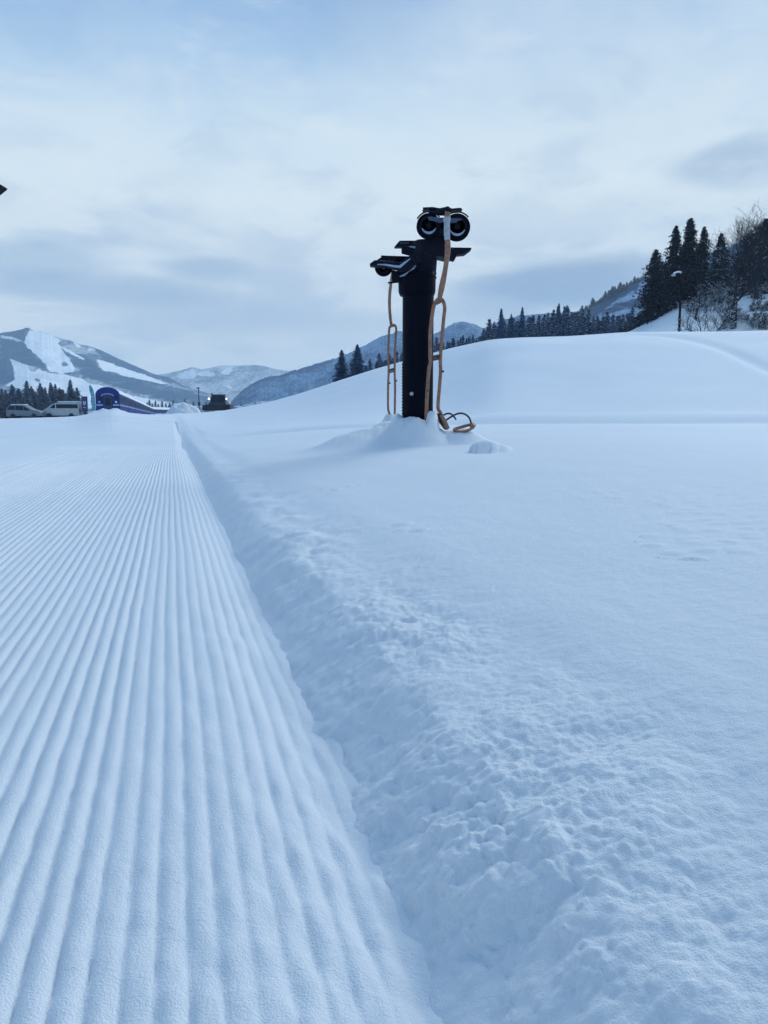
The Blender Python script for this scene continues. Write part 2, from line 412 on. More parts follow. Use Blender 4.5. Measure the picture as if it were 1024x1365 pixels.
# ---------------------------------------------------------------- mountains
def mountain_mat(name, forest, snow, scale=.01, contrast=(0.42, 0.60), rib=1.0, bare=0.5):
    m, t, b = new_mat(name)
    g = t.nodes.new('ShaderNodeNewGeometry'); pos = g.outputs['Position']
    at_ = t.nodes.new('ShaderNodeAttribute'); at_.attribute_name = 'piste'
    s = node(t, 'ShaderNodeSeparateColor', ins={0: at_.outputs['Color']})
    mp = node(t, 'ShaderNodeMapping', ins={'Vector': pos, 'Scale': (1.3, .22, 1.6)})
    n1 = node(t, 'ShaderNodeTexNoise', ins={'Vector': mp.outputs[0], 'Scale': scale, 'Detail': 9.0, 'Roughness': 0.68}).outputs[0]
    n2 = node(t, 'ShaderNodeTexNoise', ins={'Vector': mp.outputs[0], 'Scale': scale * 9, 'Detail': 8.0, 'Roughness': 0.75}).outputs[0]
    f = mth(t, 'ADD', mth(t, 'MULTIPLY', n1, 0.55), mth(t, 'MULTIPLY', n2, 0.45))
    f = mth(t, 'ADD', f, mth(t, 'MULTIPLY', mth(t, 'SUBTRACT', s.outputs[1], 0.5), 0.6))
    open_ = mrange(t, f, contrast[0], contrast[1])
    col = mixc(t, mth(t, 'MULTIPLY', open_, bare), (*forest, 1), (*snow, 1))
    pf = mrange(t, mth(t, 'ADD', s.outputs[0], mth(t, 'MULTIPLY', mth(t, 'SUBTRACT', n2, 0.5), 1.5)), 0.36, 0.64)
    col = mixc(t, pf, col, (*snow, 1))
    t.links.new(col, b.inputs['Base Color'])
    b.inputs['Roughness'].default_value = 0.9; b.inputs['Specular IOR Level'].default_value = 0.05
    return m

def inpoly(x, y, poly):
    ins = np.zeros(x.shape, bool); n = len(poly); j = n - 1
    for i in range(n):
        xi, yi = poly[i]; xj, yj = poly[j]
        c = ((yi > y) != (yj > y)) & (x < (xj - xi) * (y - yi) / (yj - yi + 1e-12) + xi)
        ins ^= c; j = i
    return ins

def mountain(name, sil, Y0, Y1, mat, base_py=560, rough=.04, pistes=(), forests=(), fs=60., nr=150, step=.0011, crest_tex=0.0, seed=0.):
    """a range whose skyline is `sil`; foot at depth Y0, skyline at depth Y1, then down behind"""
    pa = np.array([ae(*p) for p in sil])
    a = np.arange(pa[0, 0], pa[-1, 0], step)
    eb = ae(512, base_py)[1]
    ec = np.interp(a, pa[:, 0], pa[:, 1])
    ec = ec + crest_tex * np.abs(perlin(a * 260 + seed, a * 0 + .5)) + crest_tex * .7 * perlin(a * 700 + seed, a * 0 + 3.5)
    ec = np.maximum(ec, eb + .0005)
    t = np.linspace(0, 1, nr)[:, None]
    tb = np.linspace(0, 1, 14)[1:, None]
    # elevation fraction along the face
    Yf = Y0 + (Y1 - Y0) * t
    e = eb + (ec[None] - eb) * (t ** 0.92)
    X = a[None] * Yf
    ridg = rough * (1 - np.abs(fbm(X / fs + seed, Yf / fs * 1.0 + seed, 5) * 1.6)) * np.sin(np.pi * np.clip(t, 0, 1)) ** .6 * (ec[None] - eb)
    dz = ridg * Yf
    # spurs push the face in and out as well
    Yp = Yf + (Y1 - Y0) * 0.10 * fbm(X / fs * .6 + seed, Yf / fs * .25, 4) * np.sin(np.pi * t)
    Z = EYE + e * Yf + dz * 0.5
    P = np.stack([a[None] * Yp, Yp, EYE + (Z - EYE) / Yf * Yp], -1)
    Yb = Y1 + (Y1 - Y0) * 0.8 * tb
    zc = EYE + ec[None] * Y1
    Pb = np.stack([a[None] * Yb, Yb + 0 * a[None], zc * (1 - tb) ** 1.3 + (-3.5) * (1 - (1 - tb) ** 1.3) + 0 * a[None]], -1)
    Pall = np.concatenate([P, Pb], 0)
    Pall[0, :, 2] = -4
    o = grid_mesh(name, Pall, mat)
    # cleared pistes as a surface attribute
    sx = 512 + FPX * (a[None] / (CP - ((Pall[..., 2] - EYE) / Pall[..., 1]) * SP))
    r_ = Pall[..., 0] / Pall[..., 1]; q_ = (Pall[..., 2] - EYE) / Pall[..., 1]
    dep = CP - q_ * SP
    sx = 512 + FPX * r_ / dep; sy = 682.5 - FPX * (SP + q_ * CP) / dep
    col = np.zeros(Pall.shape[:2] + (4,)); col[..., 3] = 1; col[..., 1] = .5
    jx = 2.2 * fbm(sx / 6, sy / 4 + 7, 3); jy = 1.3 * fbm(sx / 5 + 5, sy / 3, 3)
    for poly, val in pistes:
        col[..., 0] = np.where(inpoly(sx + jx, sy + jy, poly), val, col[..., 0])
    for poly, val in forests:
        col[..., 1] = np.where(inpoly(sx + jx * 2, sy + jy * 2, poly), val, col[..., 1])
    for _ in range(3):
        b3 = col[..., :2]
        b3 = (b3 + np.roll(b3, 1, 0) + np.roll(b3, -1, 0)) / 3; b3 = (b3 + np.roll(b3, 1, 1) + np.roll(b3, -1, 1)) / 3; col[..., :2] = b3
    ca = o.data.color_attributes.new('piste', 'FLOAT_COLOR', 'POINT')
    ca.data.foreach_set('color', col.reshape(-1).astype(np.float32))
    o['kind'] = 'structure'
    return o

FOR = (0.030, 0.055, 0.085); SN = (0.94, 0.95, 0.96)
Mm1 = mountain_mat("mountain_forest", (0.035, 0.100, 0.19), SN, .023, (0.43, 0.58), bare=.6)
sil1 = [(-400,470),(-150,446),(-40,446),(0,444),(20,441),(33,438),(38,438.5),(50,441),(62,444),(80,451),(92,453),(105,459),(118,461),(135,467),(160,479),(190,492),(206,499),(225,503),(245,513),(270,522),(300,532),(330,545),(352,557)]
pist1 = [
    ([(38,440),(50,441),(70,447),(79,452),(78,459),(84,468),(93,479),(101,492),(98,497),(80,498),(66,495),(60,484),(47,472),(36,462),(33,455)], 1),
    ([(79,461),(92,466),(105,474),(116,478),(112,480),(100,475),(88,468)], .95),
    ([(128,479),(140,481),(160,489),(185,497),(205,504),(224,511),(215,512),(190,506),(165,501),(150,495),(136,494)], 1),
    ([(12,478),(30,484),(50,492),(66,497),(90,500),(110,505),(118,511),(140,514),(150,517),(175,527),(215,535),(230,539),(215,545),(120,545),(60,540),(30,520),(8,514),(20,506),(18,490)], 1),
    ([(0,446),(15,448),(34,455),(36,460),(25,456),(10,452),(0,452)], .62),
    ([(96,452),(103,456),(110,463),(104,464),(98,458)], .6),
    ([(118,461),(128,465),(126,470),(116,468)], .55),
    ([(82,482),(88,482),(92,487),(86,489),(82,486)], 0),
    ([(36,488),(48,492),(46,496),(38,493)], 0),
    ([(47,504),(54,505),(54,509),(47,509)], 0),
    ([(80,498),(100,496),(120,503),(135,510),(120,506),(98,500)], 0),
]
for1 = [([(0,440),(34,438),(36,452),(30,455),(60,487),(62,494),(20,480),(0,475)], .30), ([(0,476),(14,480),(20,505),(5,512),(0,512)], .2),
        ([(84,465),(125,480),(135,495),(220,513),(300,535),(340,550),(235,538),(150,514),(110,500),(95,480)], .36),
        ([(240,540),(350,556),(200,556),(150,530)], .4), ([(120,460),(220,500),(240,512),(200,502),(140,480)], .25)]
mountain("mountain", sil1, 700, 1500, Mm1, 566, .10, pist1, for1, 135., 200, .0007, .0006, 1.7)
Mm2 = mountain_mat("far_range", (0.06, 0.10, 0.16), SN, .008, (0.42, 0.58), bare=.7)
sil2 = [(150,520),(190,508),(208,500),(225,497.5),(240,494),(256,489.5),(270,492),(282,490),(295,487),(320,487.5),(340,486.5),(352,488),(365,491.5),(385,495),(420,505),(520,530)]
pist2 = [([(236,503),(243,496),(258,491),(263,502),(254,505),(242,505)], .9), ([(262,496),(275,494),(285,497),(290,501),(275,502),(264,501)], .75),
         ([(293,496),(300,491),(307,488),(312,494),(305,499),(296,500)], .7), ([(300,514),(306,513),(312,516),(306,519)], .7)]
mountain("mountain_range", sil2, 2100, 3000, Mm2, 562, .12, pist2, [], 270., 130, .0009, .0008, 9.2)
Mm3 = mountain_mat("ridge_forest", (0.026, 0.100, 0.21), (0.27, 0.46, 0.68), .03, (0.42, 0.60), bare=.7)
sil3 = [(296,556),(303,545),(312,531),(325,519),(345,507),(358,502),(372,501),(386,496),(400,492),(425,484),(450,477),(470,469),(495,456),(506,449.5),(515,447),(522,445.5),(530,441),(545,444),(560,447),(575,447),(588,441),(598,435),(606,430.5),(618,428.5),(632,432),(645,438),(660,431),(690,421),(760,416),(900,400),(1100,390)]
dark3 = [([(303,548),(312,533),(325,521),(345,510),(358,505),(372,504),(386,499),(400,496),(425,488),(450,480),(425,483),(386,495),(358,501),(325,517)], .12)]
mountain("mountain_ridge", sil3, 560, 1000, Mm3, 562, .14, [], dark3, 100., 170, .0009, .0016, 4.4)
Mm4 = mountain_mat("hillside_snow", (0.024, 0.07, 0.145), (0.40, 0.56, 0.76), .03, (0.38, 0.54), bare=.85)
sil4 = [(700,470),(730,450),(755,430),(772,419),(780,415),(795,405),(812,397),(828,388),(845,378),(858,372),(880,362),(920,345),(1000,318),(1150,290),(1400,270)]
f4 = [([(776,418),(800,404),(830,388),(850,378),(850,384),(820,400),(800,416),(790,425),(770,440)], .15), ([(820,405),(860,395),(860,408),(830,412),(800,420)], .25)]
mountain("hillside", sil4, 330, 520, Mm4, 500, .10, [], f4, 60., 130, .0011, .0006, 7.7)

# ---------------------------------------------------------------- object helpers
def tag(o, label=None, cat=None, group=None, kind=None):
    if label: o['label'] = label
    if cat: o['category'] = cat
    if group: o['group'] = group
    if kind: o['kind'] = kind
    return o
def empty(name, loc, rz=0., label=None, cat=None, group=None):
    o = bpy.data.objects.new(name, None); C.objects.link(o); o.empty_display_size = .2
    o.location = loc; o.rotation_euler = (0, 0, rz)
    return tag(o, label, cat, group)
KIDS = {}
def adopt(o, parent):
    o.parent = parent; KIDS.setdefault(parent.name, []).append(o)
def copy_tree(o, parent=None):
    c = o.copy(); C.objects.link(c)
    if parent is not None: adopt(c, parent)
    for ch in KIDS.get(o.name, []): copy_tree(ch, c)
    return c

class MB:
    def __init__(s): s.v = []; s.f = []; s.m = []
    def add(s, vs, fs, mi=0):
        b = len(s.v); s.v += [tuple(v) for v in vs]; s.f += [tuple(i + b for i in f) for f in fs]; s.m += [mi] * len(fs)
    def box(s, c, d, rot=None, bev=0.0, mi=0):
        x, y, z = (k / 2 for k in d); b = min(bev, x * .9, y * .9, z * .9)
        if b <= 0:
            vs = [(i, j, k) for k in (-z, z) for j in (-y, y) for i in (-x, x)]
            fs = [(0, 2, 3, 1), (4, 5, 7, 6), (0, 1, 5, 4), (2, 6, 7, 3), (0, 4, 6, 2), (1, 3, 7, 5)]
        else:
            def ring(xx, yy, zz): return [(-xx + b, -yy, zz), (xx - b, -yy, zz), (xx, -yy + b, zz), (xx, yy - b, zz), (xx - b, yy, zz), (-xx + b, yy, zz), (-xx, yy - b, zz), (-xx, -yy + b, zz)]
            def rin(zz): return [(-x + b, -y + b, zz), (x - b, -y + b, zz), (x - b, -y + b, zz), (x - b, y - b, zz), (x - b, y - b, zz), (-x + b, y - b, zz), (-x + b, y - b, zz), (-x + b, -y + b, zz)]
            vs = rin(-z) + ring(x, y, -z + b) + ring(x, y, z - b) + rin(z)
            fs = [tuple(range(7, -1, -1)), tuple(range(24, 32))]
            for r in range(3):
                for k in range(8):
                    fs.append((r * 8 + k, r * 8 + (k + 1) % 8, r * 8 + 8 + (k + 1) % 8, r * 8 + 8 + k))
        M = rot or Matrix.Identity(3)
        s.add([M @ Vector(v) + Vector(c) for v in vs], fs, mi)
    def tube(s, pts, rad, n=10, cap=True, mi=0):
        pts = [Vector(p) for p in pts]; m = len(pts)
        rs = rad if isinstance(rad, (list, tuple)) else [rad] * m
        vs = []; up = None
        for i, p in enumerate(pts):
            t = (pts[min(i + 1, m - 1)] - pts[max(i - 1, 0)]).normalized()
            if up is None:
                up = Vector((0, 0, 1)) if abs(t.z) < .9 else Vector((0, 1, 0))
            a = t.cross(up).normalized(); up = a.cross(t).normalized()
            for k in range(n):
                q = 2 * math.pi * k / n
                vs.append(p + (a * math.cos(q) + up * math.sin(q)) * rs[i])
        fs = [(i * n + k, i * n + (k + 1) % n, i * n + n + (k + 1) % n, i * n + n + k) for i in range(m - 1) for k in range(n)]
        if cap: fs += [tuple(range(n - 1, -1, -1)), tuple(range((m - 1) * n, m * n))]
        s.add(vs, fs, mi)
    def lathe(s, c, axis, prof, n=28, mi=0):
        """prof: list of (radius, distance along axis)"""
        axis = Vector(axis).normalized(); a = axis.orthogonal().normalized(); b = axis.cross(a); c = Vector(c)
        vs = [c + axis * d + (a * math.cos(2 * math.pi * k / n) + b * math.sin(2 * math.pi * k / n)) * r for r, d in prof for k in range(n)]
        m = len(prof)
        fs = [(i * n + k, i * n + (k + 1) % n, i * n + n + (k + 1) % n, i * n + n + k) for i in range(m - 1) for k in range(n)]
        if prof[0][0] > 1e-6: fs.append(tuple(range(n - 1, -1, -1)))
        if prof[-1][0] > 1e-6: fs.append(tuple(range((m - 1) * n, m * n)))
        s.add(vs, fs, mi)
    def prism(s, poly, y0, y1, f=lambda x, z, y: (x, y, z), mi=0):
        """outline in x,z extruded between depths y0..y1"""
        n = len(poly)
        vs = [f(x, z, y0) for x, z in poly] + [f(x, z, y1) for x, z in poly]
        fs = [tuple(range(n)), tuple(range(2 * n - 1, n - 1, -1))] + [(i, n + i, n + (i + 1) % n, (i + 1) % n) for i in range(n)]
        s.add(vs, fs, mi)
    def build(s, name, mats, parent=None, smooth=False, loc=None, bevel=0.0):
        me = bpy.data.meshes.new(name)
        off = Vector(loc) if loc else None
        me.from_pydata([tuple(Vector(v) - off) if off else v for v in s.v], [], s.f)
        if not isinstance(mats, (list, tuple)): mats = [mats]
        for m in mats: me.materials.append(m)
        me.polygons.foreach_set('material_index', s.m)
        if smooth: me.polygons.foreach_set('use_smooth', [True] * len(s.f))
        me.update()
        import bmesh
        bm = bmesh.new(); bm.from_mesh(me); bmesh.ops.recalc_face_normals(bm, faces=bm.faces[:])
        bm.to_mesh(me); bm.free()
        if smooth:
            try: me.set_sharp_from_angle(angle=R_(38))
            except Exception: pass
        o = bpy.data.objects.new(name, me); C.objects.link(o)
        if off: o.location = off
        if bevel:
            md = o.modifiers.new('bevel', 'BEVEL'); md.width = bevel; md.segments = 2; md.limit_method = 'ANGLE'
        if parent is not None: adopt(o, parent)
        return o

def spline(pts, n=8):
    """Catmull-Rom through points"""
    P = [Vector(p) for p in pts]; P = [P[0] * 2 - P[1]] + P + [P[-1] * 2 - P[-2]]
    out = []
    for i in range(1, len(P) - 2):
        for k in range(n):
            t = k / n
            out.append(0.5 * ((2 * P[i]) + (P[i + 1] - P[i - 1]) * t + (2 * P[i - 1] - 5 * P[i] + 4 * P[i + 1] - P[i + 2]) * t * t + (3 * P[i] - P[i - 1] - 3 * P[i + 1] + P[i + 2]) * t ** 3))
    out.append(P[-2]); return out

# object materials
def frosted(name, col, rough=.45, lo=.55, hi=.85, cover=1.0, metal=0.0, scale=14.):
    m, t, b = new_mat(name)
    g = t.nodes.new('ShaderNodeNewGeometry'); s = node(t, 'ShaderNodeSeparateXYZ', ins={0: g.outputs['Normal']})
    nz = node(t, 'ShaderNodeTexNoise', ins={'Vector': g.outputs['Position'], 'Scale': scale, 'Detail': 5.0, 'Roughness': .6}).outputs[0]
    f = mth(t, 'ADD', s.outputs[2], mth(t, 'MULTIPLY', mth(t, 'SUBTRACT', nz, .5), 1.1))
    f = mth(t, 'MULTIPLY', mrange(t, f, lo, hi), cover)
    n2 = node(t, 'ShaderNodeTexNoise', ins={'Vector': g.outputs['Position'], 'Scale': scale * 2.3, 'Detail': 6.0}).outputs[0]
    c0 = ramp(t, n2, [(.3, tuple(x * .7 for x in col)), (.7, tuple(min(1, x * 1.35) for x in col))])
    t.links.new(mixc(t, f, c0, (.78, .84, .92, 1)), b.inputs['Base Color'])
    t.links.new(mth(t, 'ADD', mth(t, 'MULTIPLY', f, .3), rough), b.inputs['Roughness'])
    b.inputs['Metallic'].default_value = metal
    b.inputs['Specular IOR Level'].default_value = .3
    bump(t, b, n2, .15, .004)
    return m
M_steel = frosted("dark_painted_steel", (0.0045, 0.0055, 0.016), .60, .75, 1.05, .75)
M_steel.node_tree.nodes['Principled BSDF'].inputs['Specular IOR Level'].default_value = .12
M_post = plain("post_paint", (0.0012, 0.0018, 0.009), .5, 0, .3, 9, .15)
M_post.node_tree.nodes['Principled BSDF'].inputs['Specular IOR Level'].default_value = .05
M_frost = plain("packed_frost", (0.30, 0.40, 0.55), .8, 0, .3, 40, .3)
M_rim = plain("cast_rim", (0.20, 0.23, 0.30), .5, .2, .2, 30, .1)
M_rubber = plain("rubber", (0.0025, 0.003, 0.010), .8, 0, .3, 30)
M_rubber.node_tree.nodes["Principled BSDF"].inputs["Specular IOR Level"].default_value = .08
M_bluegrey = plain("weathered_steel", (0.05, 0.075, 0.13), .6, 0, .3, 25)
M_tan = plain("worn_orange_paint", (0.27, 0.135, 0.085), .55, 0, .35, 22, .2)
M_tan_d = plain("rubber_sleeve", (0.10, 0.055, 0.045), .7, 0, .3, 40, .2)
M_galv = plain("galvanised", (0.36, 0.40, 0.46), .45, .3, .15, 20)
M_pad = plain("seat_pad_dark", (0.02, 0.018, 0.022), .6)

# ---------------------------------------------------------------- ski lift tower
def lift_tower():
    YT = 11.0
    foot = at(557, 571, YT); foot.z = gz(foot.x, YT) - .3
    T = empty("lift_tower", foot, 0, "dark round steel ski lift tower with pulley arms rising from a snow mound", "ski lift tower", "ski lift towers")
    W = lambda px, py, d=0.0: at(px, py, YT + d) - foot
    def PR(poly, d0, d1, mb, mi=0):       # outline seen face on, at real depths
        pl = [(W(x, y).x, W(x, y).z) for x, y in poly]
        mb.prism(pl, d0, d1, mi=mi)
    # column
    m = MB(); c = W(557, 500); r = 20.3 / FPX * YT
    m.lathe((c.x, 0, 0), (0, 0, 1), [(r * 1.0, 0), (r, W(557, 380).z)], 40)
    m.build("column", M_post, T, True)
    m = MB(); rc = 24.0 / FPX * YT
    zt, zb = W(556, 364).z, W(556, 394).z
    m.lathe((W(556, 380).x, 0, 0), (0, 0, 1), [(rc * .93, zb), (rc, zb + .05), (rc * 1.02, zt - .04), (rc * .97, zt), (r * .8, zt + .02)], 40)
    m.lathe((W(556, 380).x, 0, 0), (0, 0, 1), [(rc * 1.05, zt - .075), (rc * 1.05, zt - .055)], 40)
    m.box(W(577, 365, -.05), (.10, .07, .022), bev=.005)
    m.tube([W(573, 366, -.05), W(573, 372, -.05)], .02, 8)
    m.build("collar", M_post, T, True)
    # step lugs down the left side
    for k in range(17):
        m = MB(); z = W(537, 486 + k * 4.1).z
        m.box((W(537.2, 500).x - .004, -.02, z), (.024, .14, .022), bev=.007)
        m.build("step_lug", M_post, T)
    m = MB(); m.lathe(W(548, 525.5) + Vector((0, -r * 1.0, 0)), (0, -1, 0), [(.024, -.06), (.026, .012), (.0, .016)], 18)
    m.build("bolt_cap", M_galv, T, True)
    # head casting
    m = MB()
    PR([(545,366),(544,352),(553,343),(561,338),(576,345),(576,366)], -.17, .17, m)
    PR([(560,346),(563,332),(572,319),(583,314),(594,316),(595,330),(596,347),(584,344),(574,346)], -.15, .15, m)
    m.tube([W(566, 366, 0), W(569, 322, 0)], .16, 20)
    m.box(W(590, 308, .02), (.13, .10, .34), bev=.01)
    m.build("head_casting", M_steel, T, bevel=.01)
    # pulley assembly facing the viewer, on top
    wheels = [(571.5, 301.5, 15.6, -.25), (609.3, 303.2, 16.8, -.25)]
    for (wx, wy, wr, d) in wheels:
        R = wr / FPX * (YT + d)
        m = MB(); cen = W(wx, wy, d)
        m.lathe(cen, (0, 1, 0), [(R * .60, -.03), (R * .80, -.045), (R * .97, -.05), (R, -.035), (R * .93, 0), (R, .035), (R * .97, .05), (R * .8, .045), (R * .60, .03), (R * .60, -.03)], 44)
        w = m.build("sheave", M_rubber, T, True)
        m = MB()
        m.lathe(cen, (0, 1, 0), [(R * .10, -.055), (R * .2, -.055), (R * .22, -.02), (R * .55, -.012), (R * .62, -.038), (R * .74, -.047), (R * .75, -.03), (R * .62, .02), (R * .2, .03), (R * .1, .03)], 44)
        m.build("rim", M_steel, w, True)
        # crescent of packed snow on the lower rim
        m = MB(); pts = [cen + Vector((math.cos(q) * R * .60, -.052, math.sin(q) * R * .60)) for q in np.linspace(math.pi * 1.12, math.pi * 1.88, 15)]
        rad = [.004 + .013 * math.sin(math.pi * k / 14) for k in range(15)]
        m.tube(pts, rad, 8); m.build("snow_crescent", M_frost, w, True)
    for arm in ([(568.5,297.8),(572,297.2),(587,299),(589,303.5),(584,305.5),(575,302.5),(570,302)], [(598,299),(612,299.6),(612.5,301.5),(607,302.8),(606,305),(598,305.5)]):
        m = MB(); PR(arm, -.35, -.32, m)
        m.build("rocker_arm", M_bluegrey, T, bevel=.006)
    m = MB()
    PR([(562.5,284),(575,283.5),(584,285.0),(594,283),(600,285.5),(611,284.5),(614,286.5),(608,287),(601,287.5),(598,291),(585,290.5),(579,287),(570,286),(563,286.5)], -.30, -.12, m)
    m.tube([W(573, 284, -.2), W(586, 282.5, -.3), W(598, 279.5, -.42)], [.030, .045, .045], 14)
    m.lathe(W(598.2, 279.8, -.50), (0, 1, 0), [(.0, -.012), (.018, -.012), (.02, 0), (.036, 0), (.038, .15)], 20)
    m.box(W(591.5, 302, -.2), (.10, .16, .12), bev=.01)
    PR([(585,300),(597,300),(595,318),(583,318)], -.28, .06, m)
    m.build("top_frame", M_steel, T, bevel=.004)
    # mudguard arcs over both wheels
    for (wx, wy, wr, d) in wheels:
        R = wr / FPX * (YT + d) * 1.08; cen = W(wx, wy, d)
        m = MB(); s = -1 if wx < 590 else 1
        for q0, q1 in [(.84, .20)] if s < 0 else [(.76, .22)]:
            qs = np.linspace(q0 * math.pi, q1 * math.pi, 10)
            m.tube([cen + Vector((math.cos(q) * R, -.05, math.sin(q) * R)) for q in qs], .010, 8)
        m.build("wheel_guard", M_steel, T, True)
    # catch shoes: trapezoid trays on arms
    def shoe(poly, d0, d1, name="catch_shoe"):
        m = MB(); PR(poly, d0, d1, m)
        top = [poly[1], poly[2]]
        return m.build(name, M_steel, T, bevel=.008)
    sh = shoe([(525.6,328),(533,319.3),(566.3,319.3),(564,323),(559.5,328)], .05, .17)
    m = MB()
    for x_, n_ in ((534, 5), (552, 4)):
        for i in range(n_):
            m = MB(); m.box(W(x_ + i * 2.5, 323.8, .045), (.012, .01, .028)); m.build("rivet", M_bluegrey, sh)
    m = MB(); PR([(535.5,328),(546,328.2),(556,329.5),(566,328),(574,322),(575,346),(558,342),(535.5,336)], .0, .12, m)
    m.build("upper_arm", M_steel, T, bevel=.012)
    m = MB(); m.tube([W(546,328.6,-.02), W(556,330.2,-.03), W(563,328.4,-.03), W(569,323.5,-.03)], [.008, .018, .020, .010], 10)
    m.build("arm_snow", M_frost, T, True)
    s2 = shoe([(599,331.5),(627.6,332),(627.6,334),(619,340.4),(606,341.5),(600,343)], -.10, .06)
    m = MB(); PR([(576,343),(580,333),(599,333),(612,336),(608,343),(604.6,349.6),(600,348.6),(594,346)], -.12, .0, m)
    m.build("lower_arm", M_steel, T, bevel=.012)
    # left lower pulley assembly, farther back
    D = 1.0
    m = MB(); PR([(508,338.2),(548,339.5),(553,344),(550,347),(508,342.5)], .10, .26, m)
    PR([(507.5,342),(515,342.5),(513,352),(502,351)], .12, .22, m); PR([(515,343),(547,344.5),(540,349),(526,351),(513,351)], .22, .25, m)
    m.build("catch_shoe", M_steel, T, bevel=.006)
    m = MB(); PR([(493.3,357),(500,352.2),(512,353),(524,354.5),(533,355.5),(543,348),(553,341),(560,343),(561,349),(550,360),(543,366),(533,368),(531,364),(520,361),(506,360),(494,359.3)], -.30, -.14, m)
    m.build("pulley_arm", M_steel, T, bevel=.010)
    m = MB(); m.tube([W(503,352.4,-.30), W(514,352.8,-.30), W(526,354.8,-.30), W(533,355.6,-.30), W(540,350.0,-.30), W(547,344.6,-.30)], [.006, .012, .015, .020, .014, .006], 10)
    m.tube([W(533,368.6,-.2), W(541,365.6,-.2), W(549,360.2,-.22), W(556,351,-.24)], [.008, .018, .018, .008], 10)
    m.build("arm_snow", M_frost, T, True)
    m = MB(); m.lathe(W(556, 345.4, -.36), (0, 1, 0), [(.0, -.012), (.02, -.012), (.03, 0), (.052, .0), (.058, .08), (.058, .5)], 22)
    m.build("pivot_boss", M_steel, T, True)
    for (wx, wy, wr, d) in [(511.5, 355.8, 11.6, -.05), (535, 352, 9, .10)]:
        R = wr / FPX * (YT + d); cen = W(wx, wy, d); m = MB()
        m.lathe(cen, (0, 1, 0), [(R * .60, -.03), (R * .97, -.045), (R, -.035), (R * .93, 0), (R, .035), (R * .97, .045), (R * .6, .03), (R * .6, -.03)], 36)
        w = m.build("sheave", M_rubber, T, True)
        m = MB(); m.lathe(cen, (0, 1, 0), [(R * .1, -.05), (R * .25, -.05), (R * .3, -.02), (R * .6, -.02), (R * .66, -.035), (R * .62, .02), (R * .1, .02)], 36)
        m.build("rim", M_rim, w, True)
    m = MB(); PR([(522,362),(532,363),(533,377),(523,376),(522,372)], -.1, .02, m); m.tube([W(517.5,377,-.05), W(534,375.5,-.05)], .013, 8)
    m.build("bracket", M_steel, T, bevel=.005)
    return T
tower = lift_tower()

